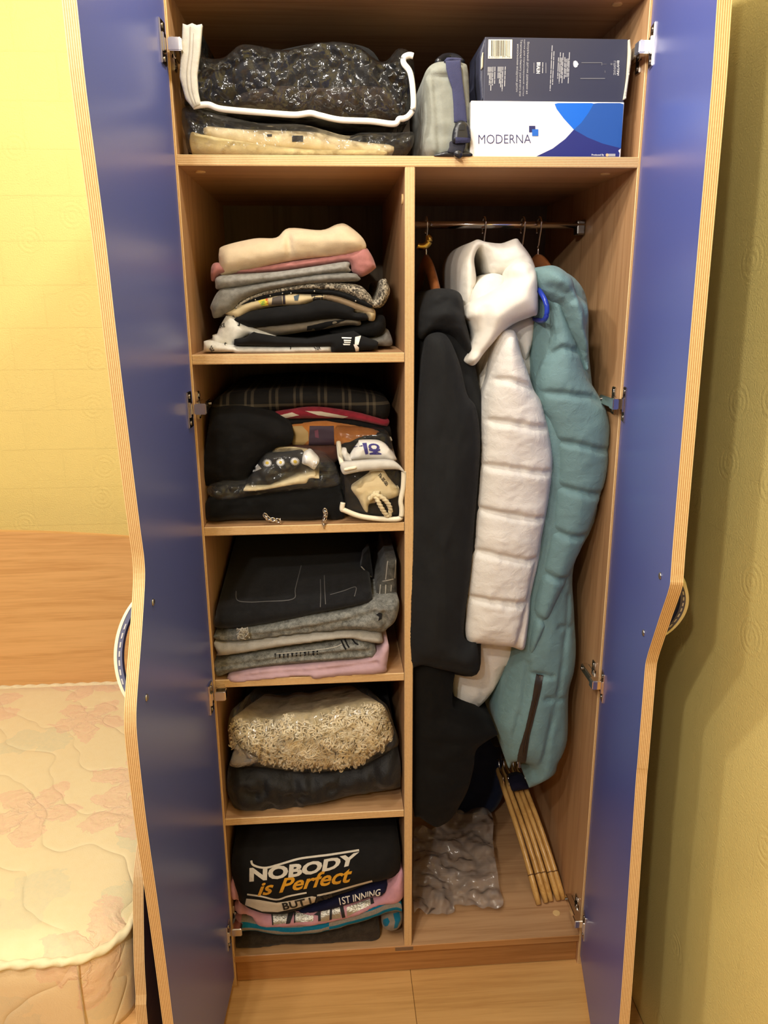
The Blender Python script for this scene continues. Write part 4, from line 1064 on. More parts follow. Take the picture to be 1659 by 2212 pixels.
tag(slab('dark_garment', cr('T', [(180, 360), (330, 290), (620, 170), (900, 140), (1180, 190), (1270, 320), (1330, 520), (1150, 430), (1000, 400), (600, 400), (420, 560), (330, 660), (220, 560)]), .075, .17, F_TEE_K, .012, .02, .003), 'small black garment behind the white pack in the clear pouch', 'clothing')
tag(slab('white_sock', cr('T', [(185, 590), (290, 570), (330, 680), (430, 800), (250, 815), (215, 720)]), .03, .10, F_WHITE, .008, .01, .002), 'folded white sock at the side of the clear pouch', 'sock')
tag(slab('black_lining_garment', cr('T', [(280, 1120), (700, 1060), (1200, 1020), (1520, 1020), (1520, 1900), (1400, 2040), (900, 2030), (560, 1960), (300, 1860), (260, 1400)]), .040, .12, fabric('charcoal_cloth', (44, 40, 36), .15, 40), .008, .02, .002), 'charcoal cloth lining the front of the clear pouch', 'clothing')
ds = tag(slab('drawstring_bag', cr('T', [(790, 1100), (860, 1030), (1130, 1020), (1250, 1180), (1430, 1380), (1475, 1390), (1480, 1550), (1260, 1640), (1050, 1660), (950, 1720), (800, 1760), (770, 1930), (700, 1900), (620, 1760), (560, 1640), (420, 1450), (410, 1370), (560, 1260)]), .014, .038, F_CREAM, .010, .02, .003), 'small cream drawstring bag lettered in black inside the clear pouch', 'drawstring bag')
lettering('lettering', 'Th-SE-SEI', cr('T', [(1050, 1060), (1225, 1300), (1180, 1348), (995, 1105)]), ds, INK_K, ds, bold=.03, lift=.0016)
rp = [tuple(P(*q, y=-.003+.004*math.cos(i))) for i, q in enumerate(cr('T', [(800, 1650), (900, 1560), (1010, 1560), (1140, 1640), (1240, 1760), (1280, 1880), (1260, 1990), (1200, 2000), (1120, 1900), (1050, 1780), (1000, 1680), (950, 1600), (900, 1550), (960, 1500), (1030, 1510)]))]
tube('rope', catmull(rp, False, 8), .0042, fabric('cream_rope', (224, 208, 168), .1, 120), ds, n=10, twist=420, lob=.18)
# ================================================================== shelf 3: jeans
def denim(name, c1, c2, sc=60):
    t = NT(name); v = t.coord((1, 1, 1)); a = t.noise(v, sc, 4, .7); b = t.noise(t.coord((500, 500, 900)), 1, 2)
    f = t.math('ADD', t.math('MULTIPLY', a, .7), t.math('MULTIPLY', b, .3))
    t.base(t.ramp(f, [(.36, lin(c2)), (.62, lin(c1))])); return t.fin(.9, 0, .2, t.bump(b, .35, .0008), Sheen_Weight=.1)
J_BLACK = denim('black_denim', (26, 26, 28), (16, 16, 17)); J_GREY = denim('acid_grey_denim', (140, 140, 134), (78, 78, 74), 90)
J_LIGHT = denim('light_grey_cotton', (166, 160, 150), (148, 142, 132), 40); J_DARKG = denim('dark_grey_denim', (92, 90, 84), (52, 50, 46), 70)
F_MAUVE = fabric('pale_mauve_jersey', (190, 158, 166), .06, 40)
THR = plain('pale_thread', (168, 162, 150), .8); THR_D = plain('grey_thread', (92, 90, 88), .8)
G3 = 'folded jeans on the third left shelf'
mv = g('E', [(214, 1188), (232, 1158), (300, 1148), (450, 1112), (750, 1092), (1000, 1060), (1200, 1042), (1340, 1005), (1410, 930), (1448, 935), (1432, 1080), (1402, 1142), (1130, 1164), (845, 1192), (835, 1164), (600, 1184), (300, 1216), (245, 1216)], .006, .40, F_MAUVE, 'folded_jumper', 'pale mauve jumper at the bottom of the jeans stack', group=G3, bulge=.012, er=.012, wr=.003,
       fold=[(cr('E', [(300, 1170), (500, 1140), (800, 1120), (1100, 1090), (1350, 1050)]), .008, .004)])
lj = g('E', [(116, 1130), (122, 1055), (300, 1015), (500, 985), (900, 930), (1200, 880), (1270, 890), (1342, 950), (1345, 1010), (1330, 1035), (1150, 1045), (700, 1074), (300, 1124), (160, 1165), (130, 1155)], .012, .40, J_GREY, 'folded_jeans', 'acid grey jeans with frayed dark seam, above the mauve jumper', group=G3, bulge=.018, er=.014, wr=.003,
       fold=[(cr('E', [(130, 1085), (450, 1040), (800, 1000), (1100, 970), (1320, 960)]), .010, .005), (cr('E', [(160, 1130), (500, 1085), (900, 1040), (1300, 1015)]), .010, .005)])
bvl = bvh_of(lj)
rr_ = random.Random(3)
for i in range(11):
    x = 575+i*32; y = 1000-(x-575)*.075
    w_ = rr_.choice((10, 14, 18)); decal('dark_wear_mark', [cr('E', [(x, y-4), (x+w_, y-6), (x+w_-4, y+rr_.randint(18, 38)), (x+3, y+30)])], None, J_BLACK, lj, 3, bvh=bvl)
decal('seam_stitch', [strip(cr('E', [(590, 1000), (750, 985), (900, 970), (1030, 950), (1090, 925)]), 1.6)], None, THR, lj, 2.5, .0016, bvl)
for q in ([(1085, 895), (1105, 940), (1120, 962)], [(1110, 885), (1132, 930), (1145, 950)], [(1165, 880), (1190, 915), (1215, 928)]):
    decal('belt_loop', [strip(cr('E', q), 3.6)], None, J_BLACK, lj, 2.5, bvh=bvl)
g('E', [(112, 920), (160, 908), (400, 892), (700, 855), (1000, 828), (1200, 820), (1345, 832), (1392, 865), (1388, 915), (1250, 900), (1100, 880), (700, 930), (350, 985), (150, 1010), (140, 985)], .010, .40, J_LIGHT, 'folded_trousers', 'light grey cotton trousers in the middle of the jeans stack', group=G3, bulge=.016, er=.016, wr=.003)
uj = g('E', [(120, 880), (140, 850), (380, 795), (600, 755), (800, 715), (1100, 670), (1220, 640), (1345, 590), (1500, 570), (1526, 625), (1498, 740), (1440, 800), (1385, 832), (1200, 812), (1000, 822), (700, 850), (400, 890), (200, 896)], .012, .40, J_GREY, 'folded_jeans', 'washed grey jeans rolled at one end with frayed knot', group=G3, bulge=.022, er=.018, wr=.004,
       fold=[(cr('E', [(150, 870), (500, 830), (850, 780), (1150, 720), (1340, 655)]), .012, .006), (cr('E', [(860, 800), (1100, 780), (1350, 800)]), .008, .005), (cr('E', [(1400, 660), (1430, 740), (1390, 810)]), .012, .006)])
bvu = bvh_of(uj)
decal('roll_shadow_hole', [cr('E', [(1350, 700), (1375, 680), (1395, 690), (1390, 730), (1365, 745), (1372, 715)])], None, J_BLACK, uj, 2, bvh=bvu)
# frayed knot
kc = Vector(P(*cr('E', [(330, 842)])[0], y=-.012)); parts = []; rk = random.Random(8)
for i in range(26):
    a = [kc+Vector((rk.uniform(-.012, .012), rk.uniform(-.004, .006), rk.uniform(-.012, .012))) for _ in range(4)]
    parts.append(tube_vf([tuple(q) for q in catmull([tuple(q) for q in a], False, 4)], .0009, 5))
o = mesh_obj('frayed_threads', *join_vf(parts), THR, uj, True); o['kind'] = 'stuff'
wb_ = slab('waistband', cr('E', [(1345, 560), (1365, 470), (1400, 440), (1430, 285), (1505, 275), (1508, 540), (1515, 580), (1430, 600), (1360, 585)]), .05, .26, J_DARKG, .012, .014, .002, parent=uj, smooth_out=False)
bvw = bvh_of(wb_)
for q in ([(1400, 445), (1480, 425)], [(1440, 290), (1425, 430)], [(1498, 280), (1490, 420)], [(1385, 470), (1378, 560)], [(1425, 470), (1420, 540)], [(1465, 470), (1462, 520)]):
    decal('stitch_line', [strip(cr('E', q), 1.8)], None, THR, uj, 2.5, bvh=bvw)
bj = g('E', [(118, 785), (128, 700), (150, 650), (300, 620), (700, 590), (1000, 560), (1250, 520), (1310, 530), (1322, 570), (1300, 605), (1100, 650), (900, 690), (700, 735), (400, 788), (200, 800)], .022, .50, J_BLACK, 'folded_jeans', 'black jeans with back pocket uppermost on the jeans stack', group=G3, bulge=.022, er=.03, wr=.003, shrink=0)
# let the top face rise towards the back like the thick waist of the jeans
for v in bj.data.vertices:
    k = max(0, (v.co.y-.03)/.47)
    if k > 0: v.co.z += .055*k
bvj = bvh_of(bj)
decal('pocket_stitch', [strip(cr('E', [(283, 520), (292, 590), (380, 605), (500, 600), (715, 582), (735, 500), (780, 325)]), 1.8)], None, THR_D, bj, 2.5, bvh=bvj)
decal('seam_stitch', [strip(cr('E', [(955, 400), (958, 500), (965, 620)]), 1.6)], None, THR_D, bj, 2.5, bvh=bvj)
decal('seam_stitch', [strip(cr('E', [(925, 430), (928, 540), (925, 640)]), 1.4)], None, THR_D, bj, 2.5, bvh=bvj)
decal('belt_stitch', [strip(cr('E', [(1000, 548), (1100, 520), (1195, 490), (1185, 560)]), 1.6)], None, THR_D, bj, 2.5, bvh=bvj)
fl_ = slab('fly_flap', cr('E', [(1190, 470), (1235, 330), (1250, 250), (1300, 190), (1328, 410), (1310, 420), (1240, 350), (1215, 440)]), .12, .16, J_BLACK, .006, .008, .001, parent=bj, smooth_out=False)
decal('flap_stitch', [strip(cr('E', [(1238, 330), (1320, 415), (1328, 405), (1300, 200)]), 2.0)], fl_, THR, bj, 2.5)

# ================================================================== shelf 4: sheepskin, puffer
F_PUFF = plain('black_nylon', (30, 30, 32), .5); 
def nylon(name, c, rough=.55):
    t = NT(name); v = t.coord(); t.base(t.mix(t.noise(v, 20, 3), lin(tuple(x*.9 for x in c)), lin(c)))
    return t.fin(rough, 0, .3, t.bump(t.math('ADD', t.noise(v, 60, 3, .6, .8), t.math('MULTIPLY', t.noise(v, 900, 1), .3)), .45, .004), Sheen_Weight=.1)
F_PUFF = nylon('black_nylon', (22, 21, 22))
g('F', [(215, 900), (220, 760), (260, 720), (500, 730), (900, 755), (1200, 710), (1400, 620), (1500, 600), (1535, 690), (1535, 850), (1500, 895), (1180, 945), (860, 1020), (640, 1052), (450, 1060), (290, 1052), (240, 980)], .035, .46, F_PUFF, 'folded_puffer_jacket', 'black puffer jacket folded flat under the sheepskin bag', group=None, bulge=.035, er=.05, wr=.008,
  seams=[cr('F', [(350, 860), (520, 905), (700, 895), (860, 890), (1000, 860)]), cr('F', [(860, 780), (880, 900), (1050, 850)]), cr('F', [(1080, 770), (1100, 900)]), cr('F', [(480, 800), (520, 910), (560, 1030)]), cr('F', [(730, 790), (740, 1000)]), cr('F', [(1330, 720), (1350, 860)])], sw=.010, sd=.010)
F_FLEECE = fabric('sheepskin_underwool', (206, 188, 148), .15, 60, 400, .6)
ws_ = g('F', [(232, 560), (236, 400), (290, 345), (520, 365), (680, 322), (840, 330), (1000, 292), (1250, 240), (1400, 255), (1465, 400), (1478, 500), (1380, 610), (1250, 705), (1070, 745), (800, 752), (480, 705), (300, 610)], .045, .17, F_FLEECE, 'sheepskin', 'curly cream sheepskin packed in a clear bag on the fourth shelf', 'sheepskin', bulge=.030, er=.05, wr=.010, shrink=.35)
bvs = bvh_of(ws_)
WOOL = fabric('curly_wool', (246, 236, 210), .1, 60, 900, .3, rgb2=(226, 206, 164))
rw = random.Random(21); parts = []
lpw = cr('F', [(240, 540), (245, 410), (300, 350), (520, 370), (680, 328), (840, 335), (1000, 296), (1250, 246), (1400, 262), (1462, 400), (1470, 500), (1370, 610), (1250, 700), (1070, 742), (800, 748), (480, 700), (300, 600)])
hole = cr('F', [(700, 340), (900, 320), (1000, 340), (880, 420), (760, 440)])
cand = [(rw.uniform(495, 850), rw.uniform(1515, 1665)) for _ in range(1500)]
ok = inside(cand, lpw) & ~inside(cand, hole)
for (px, py), k in zip(cand, ok):
    if not k: continue
    p0 = land(bvs, px, py, .001)
    if p0 is None: continue
    L = rw.uniform(.010, .030); ang = rw.choice((rw.gauss(-.5, .7), rw.gauss(2.6, .7))); turns = rw.uniform(.8, 1.5); r = rw.uniform(.0035, .0075)
    if seg_dist([(px, py)], lpw)[0] < 22: L *= .35; r *= .5
    dx, dzv = math.cos(ang), math.sin(ang); ph = rw.uniform(0, 6.28); pts = []
    for i in range(10):
        t = i/9; a = ph+turns*2*math.pi*t
        pts.append((p0[0]+dx*L*t+r*math.cos(a)*-dzv, p0[1]-.0015-.003*abs(math.sin(a))-.002*t*(1-t), p0[2]+dzv*L*t+r*math.sin(a)*dx*1.0+r*math.cos(a)*dx))
    parts.append(tube_vf([tuple(q) for q in catmull(pts, False, 2)], (lambda i, q=rw.uniform(.0016, .0030): q*(1-.65*i/18)), 5))
o = mesh_obj('wool_curls', *join_vf(parts), WOOL, ws_, True); o['kind'] = 'stuff'
tag(slab('polybag', cr('F', [(222, 470), (232, 340), (270, 280), (330, 330), (520, 350), (680, 305), (1000, 272), (1250, 222), (1410, 236), (1475, 380), (1522, 542), (1470, 600), (1360, 660), (1255, 728), (1075, 756), (800, 768), (440, 725), (330, 735), (240, 722), (236, 690), (285, 640), (285, 560)]), .030, .18, FILM_B, .030, .05, .003, crumple=.008, s=4.0, back=False, shrink=.30),
    'clear bag stretched around the curly sheepskin', 'plastic bag')
tag(slab('wrapper_scrap', cr('F', [(238, 690), (285, 570), (330, 610), (436, 660), (440, 695), (330, 732), (245, 725)]), .006, .02, FILM_M, .004, .01, .003, s=3.2, back=False), 'loose milky flap of film at the corner of the sheepskin bag', 'plastic film')

# ================================================================== shelf 5: printed sweaters
F_KNIT = fabric('black_knit', (22, 20, 19), .15, 50, 500, .4); F_PINK2 = fabric('pink_fleece', (204, 150, 164), .08, 50); F_NAVY = fabric('navy_jersey', (24, 26, 58), .12, 40)
J_DK = denim('brown_black_denim', (62, 52, 42), (38, 32, 26))
G5 = 'printed sweaters on the lowest left shelf'
g('G', [(262, 1030), (300, 960), (600, 930), (1000, 900), (1300, 850), (1362, 855), (1368, 985), (1200, 1002), (1000, 1012), (880, 1022), (640, 1020), (500, 1045), (270, 1045)], .026, .44, J_DK, 'folded_jeans', 'dark brown-black jeans at the very bottom of the sweater stack', group=G5, bulge=.012, er=.02)
def striped():
    t = NT('teal_grey_stripes'); tc = t.n('ShaderNodeTexCoord'); sp = t.n('ShaderNodeSeparateXYZ'); t.l(tc.outputs['UV'], sp.inputs[0])
    s_ = t.math('ADD', sp.outputs[1], t.math('MULTIPLY', t.math('GREATER_THAN', sp.outputs[0], .57), .30))
    f = t.math('GREATER_THAN', t.math('FRACT', t.math('MULTIPLY', s_, 1.72)), .5)
    n_ = t.noise(t.coord(), 300, 2)
    t.base(t.mix(f, t.mix(n_, lin((10, 92, 122)), lin((20, 112, 144))), t.mix(n_, lin((112, 104, 94)), lin((146, 136, 124)))))
    return t.fin(.9, 0, .2, t.bump(t.noise(t.coord(), 700, 2), .4, .001))
sg_ = loftx('folded_hoodie', [(430+.2833*x, 1750+.2833*a, 1750+.2833*b) for x, a, b in [(245, 880, 952), (330, 855, 955), (420, 872, 942), (550, 892, 964), (700, 898, 972), (900, 880, 960), (960, 868, 945), (1100, 828, 912), (1300, 768, 862), (1420, 722, 808), (1500, 702, 795), (1548, 720, 805)]], .000, .42, striped(), wr=.003, n=26)
tag(sg_, 'teal and grey striped hoodie folded below the pink one', 'clothing', G5)
F_TEALK = fabric('teal_knit', (14, 100, 130), .1, 60); F_GREYK = fabric('grey_knit', (132, 122, 110), .1, 60)
slab('rolled_sleeve', cr('G', [(1390, 830), (1420, 790), (1500, 760), (1548, 780), (1552, 840), (1525, 890), (1470, 912), (1410, 895)]), .022, .18, F_GREYK, .018, .025, .002, parent=sg_)
decal('sleeve_stripe', [cr('G', [(1480, 790), (1525, 775), (1535, 830), (1510, 895), (1485, 900), (1495, 850)])], bpy.data.objects['rolled_sleeve'], F_TEALK, sg_, 3)
decal('sleeve_stripe', [cr('G', [(1405, 835), (1440, 820), (1455, 850), (1440, 880), (1420, 885), (1405, 865)])], bpy.data.objects['rolled_sleeve'], F_TEALK, sg_, 3)
pn = g('G', [(232, 650), (242, 560), (266, 520), (300, 600), (330, 700), (500, 765), (800, 750), (1100, 690), (1330, 660), (1440, 545), (1535, 462), (1562, 520), (1560, 655), (1500, 700), (1380, 715), (1200, 792), (900, 858), (700, 872), (550, 882), (430, 862), (395, 800), (285, 772), (270, 735), (300, 690), (240, 668)], .020, .42, F_PINK2, 'folded_hoodie', 'pink hoodie with big silver letters outlined black', group=G5, bulge=.022, er=.020, wr=.004)
bvp = bvh_of(pn)
SILV = NT('silver_foil_print'); SILV.base(lin((176, 170, 158))); SILV = SILV.fin(.42, .75, .5, SILV.bump(SILV.noise(SILV.coord(), 260, 3), .6, .002))
for q in ([(190, 255), (365, 250), (340, 372), (195, 388)], [(440, 250), (600, 290), (640, 290), (636, 352), (445, 362)], [(725, 235), (820, 215), (808, 345), (712, 352)], [(845, 215), (925, 200), (938, 315), (840, 325)], [(1000, 200), (1250, 110), (1262, 175), (1005, 295)]):
    decal('silver_letter', [cr('Z', q)], None, SILV, pn, 3, .0012, bvp)
for q in ([(370, 250), (435, 245), (385, 372), (340, 378)], [(180, 270), (196, 270), (206, 388), (192, 390)], [(640, 285), (715, 230), (720, 345), (690, 350), (690, 290)], [(820, 215), (842, 215), (838, 330), (812, 335)], [(925, 200), (965, 190), (985, 305), (950, 315)], [(1255, 100), (1285, 95), (1300, 155), (1265, 170)], [(432, 250), (446, 250), (442, 365), (428, 368)]):
    decal('letter_outline', [cr('Z', q)], None, INK_K, pn, 3, .0014, bvp)
nv = g('G', [(740, 765), (900, 700), (1050, 620), (1250, 560), (1400, 540), (1436, 560), (1430, 605), (1390, 645), (1300, 652), (1100, 722), (930, 762), (800, 780)], .016, .30, F_NAVY, 'folded_tee', 'navy tee lettered 1ST INNING between pink and black', group=G5, bulge=.016, er=.014, wr=.002)
lettering('lettering', '1ST INNING', cr('G', [(1065, 668), (1385, 598), (1380, 648), (1075, 722)]), nv, INK_W, nv, bold=.012)
kn = g('G', [(250, 480), (256, 330), (300, 270), (600, 250), (1000, 235), (1400, 220), (1510, 230), (1536, 330), (1530, 450), (1490, 510), (1320, 545), (1000, 668), (890, 700), (760, 752), (600, 785), (480, 778), (352, 730), (318, 728), (290, 640)], .020, .46, F_KNIT, 'folded_sweater', 'black knit sweater lettered NOBODY is Perfect on the lowest shelf', group=G5, bulge=.055, er=.10, wr=.005, shrink=0)
bvk = bvh_of(kn)
KW = fabric('knit_white', (206, 198, 184), .05, 80, 500, .4); KO = fabric('knit_orange', (204, 146, 38), .05, 80, 500, .4)
lettering('lettering', 'NOBODY', cr('G', [(385, 440), (1222, 318), (1195, 412), (385, 545)]), None, KW, kn, bold=.045, bvh=bvk, bend=lambda u: 6*math.sin(u*3.1))
lettering('lettering', 'is Perfect', cr('G', [(440, 555), (1165, 425), (1172, 545), (445, 655)]), None, KO, kn, bold=.022, shear=.35, bvh=bvk)
decal('knit_line', [strip(cr('G', [(398, 385), (415, 420), (500, 440), (600, 418), (760, 372), (900, 352), (1000, 340), (1220, 306)]), 4.5)], None, KW, kn, 3, bvh=bvk)
decal('knit_line', [strip(cr('G', [(368, 640), (470, 655), (590, 680), (680, 655), (820, 628)]), 3.6)], None, KW, kn, 3, bvh=bvk)
decal('knit_band', [cr('G', [(362, 672), (460, 682), (590, 705), (700, 688), (860, 655), (892, 660), (880, 700), (740, 745), (600, 775), (480, 770), (352, 722)])], None, KW, kn, 3, .0008, bvk)
decal('knit_line', [strip(cr('G', [(900, 650), (1020, 622), (1200, 570), (1320, 538)]), 4.0)], None, KW, kn, 3, bvh=bvk)
lettering('lettering', 'BUT I AM', cr('G', [(630, 705), (1010, 630), (1020, 672), (645, 758)]), None, INK_K, kn, bold=.03, lift=.0018, bvh=bvk)
# ================================================================== hanging side
def hook(px, py_top, drop, y=YR, r=.0017, mat=CHROME):
    """wire hook hung over the rail, path from the rail down to the hanger"""
    c = P(px, py_top, y=y); x = float(c[0]); R0 = .019
    pts = [(x, y+R0*math.sin(a), ZR-.004+R0*math.cos(a)) for a in np.linspace(2.2, -1.3, 14)]
    pts += [(x, y-.004, ZR-.033), (x-.001, y, ZR-.045)] + [(x+dx, y, ZR-.045-d) for dx, d in drop]
    return pts, x
W_RED = wood('varnished_red_wood', 'y', (150, 92, 52), (116, 66, 36), .3)
def hanger_arm(name, c, parent, half=.20, drop=.085, th=.011, mat=W_RED, lean=0):
    """wooden coat hanger bow across the depth (y) at x, neck at c"""
    pts = []
    for t in np.linspace(-1, 1, 21):
        pts.append((c[0]+lean*t, c[1]+half*t, c[2]-drop*abs(t)**1.5))
    return tube(name, pts, th, mat, parent, n=10, flat=(.75, 1.6))
def coat_hanger(px, label, dy=0, half=.20, mat=W_RED, zneck=1.535):
    pts, x = hook(px, 480, [(0, .0), (0, ZR-.045-zneck)])
    h = thing('coat_hanger', (x, YR, zneck), label, 'hanger', 'hangers on the rail')
    tube('hook', [tuple(q) for q in catmull(pts, False, 3)], .0018, CHROME, h, n=8)
    hanger_arm('arm', (x, YR, zneck-.012), h, half, mat=mat)
    return h
coat_hanger(921, 'varnished wooden hanger carrying the black jacket', zneck=1.545)
coat_hanger(1046, 'varnished wooden hanger carrying the white puffer coat', zneck=1.56)
coat_hanger(1165, 'varnished wooden hanger carrying the teal puffer coat', zneck=1.545)
pts, x = hook(1130, 480, [(0, .0), (0, .10)])
bh = thing('coat_hanger', (x, YR, 1.45), 'blue plastic hanger between the white and teal coats', 'hanger', 'hangers on the rail')
tube('hook', [tuple(q) for q in catmull(pts, False, 3)], .0018, CHROME, bh, n=8)
BLUPL = plain('blue_plastic', (36, 60, 168), .25)
tube('frame', catmull([tuple(P(*q, y=yy)) for q, yy in zip(cr('J', [(1000, 600), (1040, 660), (1082, 730), (1100, 800), (1090, 870), (1060, 892), (1000, 880)]), (.10, .03, .006, .000, .004, .03, .08))], False, 6), .0045, BLUPL, bh, n=10)
BRASS = plain('brass', (196, 164, 84), .25, 1)
bhk = tube('brass_hook', catmull([tuple(P(*q, y=.18)) for q in cr('J', [(188, 240), (202, 270), (195, 300), (165, 325), (130, 328), (112, 322)])], False, 6), (lambda i: .0065 if i > 4 else .004+.0005*i), BRASS, None, n=10)
tag(bhk, 'curved brass hook at the partition end of the rail', 'hook')

F_JKT = fabric('charcoal_softshell', (30, 31, 32), .1, 25, 900, .2, .85); F_BLKC = fabric('black_wool_coat', (13, 13, 14), .2, 25, 800, .25)
F_TROU = fabric('black_trousers_cloth', (15, 14, 12), .2, 25, 900, .2); F_NVY = fabric('navy_lining', (22, 34, 62), .12, 30)
# navy garment at the back
g('H', [(560, 60), (700, -40), (830, 60), (850, 300), (845, 470), (755, 590), (620, 600), (470, 585), (540, 460), (600, 250)], .40, .46, F_NVY, 'hanging_garment', 'dark navy garment hanging at the back behind the hangers', bulge=.01, er=.02)
# black coat glimpsed between the puffers
g('I', [(1110, 640), (1165, 660), (1170, 800), (1160, 1000), (1150, 1300), (1130, 1480), (1090, 1600), (1060, 1590), (1080, 1400), (1100, 1000)], .24, .48, F_BLKC, 'hanging_coat', 'black coat hanging between the white and the teal puffers', bulge=.02, er=.03, wr=.006)
# trousers under the jacket
g('L', [(75, 560), (300, 560), (392, 700), (385, 800), (380, 960), (420, 1010), (560, 1050), (690, 1160), (722, 1190), (640, 1240), (560, 1310), (540, 1440), (500, 1600), (430, 1740), (370, 1830), (300, 1880), (240, 1890), (130, 1820), (82, 1760), (82, 1200)], .035, .30, F_TROU, 'hanging_trousers', 'long black trousers hanging below the charcoal jacket', 'trousers', bulge=.03, er=.09, wr=.006)
# charcoal jacket: body and sleeve
jk = g('J', [(120, 900), (150, 760), (210, 670), (270, 645), (400, 660), (455, 720), (475, 880), (500, 990), (540, 1150), (565, 1300), (620, 1560), (700, 1900), (690, 2400), (640, 2900), (600, 3300), (565, 3590), (300, 3570), (62, 3540), (48, 3200), (62, 2600), (95, 1800), (120, 1300)], .06, .46, F_JKT, 'jacket', 'charcoal black jacket hanging next to the partition', 'jacket', bulge=.050, er=.11, wr=.006, ws=(10, 14, 4), s=6,
       fold=[(cr('J', [(200, 985), (320, 975), (420, 1100), (480, 1280)]), .02, .012), (cr('J', [(200, 770), (330, 745), (430, 800)]), .012, .012)])
slab('sleeve', cr('J', [(200, 1000), (300, 985), (370, 1060), (440, 1240), (490, 1450), (560, 1560), (590, 1800), (575, 2100), (545, 2450), (520, 2800), (480, 3100), (465, 3280), (500, 3360), (565, 3360), (560, 3582), (330, 3560), (160, 3520), (90, 3535), (62, 3530), (50, 3250), (72, 2600), (100, 1900), (140, 1400), (170, 1100)]),
     .004, .10, F_JKT, .034, .10, .006, (20, 14, 7), 4.2, parent=jk, fold=[(cr('L', [(100, 600), (300, 640), (560, 660)]), .008, .010)])
slab('collar', cr('J', [(118, 1010), (128, 850), (160, 750), (210, 670), (270, 645), (400, 662), (455, 725), (475, 880), (505, 1000), (530, 1160), (470, 1110), (400, 1025), (320, 985), (220, 990), (165, 1030)]), .035, .30, F_JKT, .045, .06, .006, parent=jk, fold=[(cr('J', [(190, 790), (330, 745), (430, 800)]), .012, .012)])
# white puffer
F_WPUF = nylon('white_nylon', (240, 235, 227), .6); F_WLIN = fabric('white_lining', (232, 226, 214), .04, 30)
wp_ = thing('puffer_coat', P(1090, 1390, y=.15), 'white quilted puffer coat with big folded hood on the rail', 'coat')
slab('body', cr('I', [(1030, 640), (1090, 600), (1130, 640), (1155, 720), (1150, 780), (1170, 900), (1175, 1100), (1150, 1300), (1120, 1420), (1095, 1440), (1060, 1500), (1020, 1535), (985, 1520), (980, 1455), (1000, 1400), (1020, 1200), (1030, 900), (1035, 800)]), .10, .44, F_WPUF, .02, .04, .006, parent=wp_,
     seams=[cr('L', [(655, 560), (640, 660), (600, 850), (550, 990)])], sw=.006, sd=.005)
sleeve_out = cr('J', [(735, 985), (800, 960), (860, 985), (900, 1130), (960, 1300), (1000, 1420), (1050, 1500), (1085, 1620), (1110, 1720), (1140, 1900), (1142, 2030), (1120, 2220), (1090, 2400), (1060, 2550), (1040, 2700), (1000, 2880), (975, 3000), (965, 3130), (950, 3260), (922, 3398), (830, 3380), (700, 3365), (560, 3350), (490, 3355), (445, 3260), (450, 3120), (462, 2940), (490, 2680), (520, 2550), (530, 2350), (565, 2000), (590, 1750), (605, 1620), (620, 1450), (655, 1330), (690, 1150)])
sm = [cr('J', q) for q in ([(640, 1335), (780, 1330), (900, 1370), (1000, 1420)], [(600, 1640), (780, 1645), (960, 1680), (1100, 1700)], [(570, 1975), (750, 1980), (950, 2010), (1145, 2035)], [(535, 2300), (750, 2325), (940, 2360), (1095, 2380)], [(500, 2625), (620, 2620), (780, 2650), (920, 2680), (1045, 2680)], [(455, 2970), (600, 2965), (780, 2985), (920, 3010), (975, 3000)])]
sm.append(cr('J', [(1140, 1990), (1120, 2180), (1085, 2400), (1045, 2620), (1000, 2700), (940, 2980), (880, 3200), (835, 3390)]))
slab('sleeve', sleeve_out, .035, .14, F_WPUF, .048, .055, .0032, (14, 14, 24), 3.4, parent=wp_, seams=sm, sw=.0062, sd=.012)
slab('hood_back', cr('J', [(450, 720), (448, 480), (490, 345), (560, 275), (640, 292), (760, 302), (860, 266), (900, 300), (990, 430), (1030, 600), (1030, 850), (1000, 900), (900, 800), (850, 620), (780, 560), (680, 530), (640, 420), (590, 330), (545, 420), (560, 580), (530, 760), (500, 900), (470, 800)]),
     .10, .38, F_WLIN, .030, .03, .006, parent=wp_)
slab('neck_lining', cr('J', [(515, 770), (540, 660), (610, 570), (680, 530), (770, 555), (800, 640), (760, 760), (650, 820), (560, 840)]), .075, .20, F_WLIN, .020, .04, .004, parent=wp_)
slab('hood_side', cr('J', [(600, 1290), (640, 1150), (700, 1000), (860, 900), (1000, 860), (1002, 1000), (970, 1120), (935, 1190), (900, 1120), (850, 1000), (735, 1040), (680, 1180), (640, 1330), (600, 1450), (565, 1560), (600, 1620), (560, 1500)]), .085, .30, F_WLIN, .02, .03, .004, parent=wp_)
slab('hood_flap', cr('J', [(505, 790), (560, 740), (700, 660), (800, 590), (815, 500), (880, 445), (960, 450), (1015, 520), (1030, 650), (1028, 830), (985, 860), (870, 905), (780, 965), (690, 1060), (620, 1140), (570, 1210), (530, 1235), (478, 1210), (475, 1180), (520, 1110), (550, 1000), (520, 900), (490, 860)]),
     .035, .16, F_WLIN, .045, .06, .004, (12, 14, 12), 3.6, parent=wp_, fold=[(cr('J', [(590, 800), (600, 930), (560, 1120)]), .016, .012), (cr('J', [(830, 540), (900, 470), (960, 480)]), .012, .012), (cr('J', [(800, 590), (900, 560), (1000, 500)]), .010, .010)])
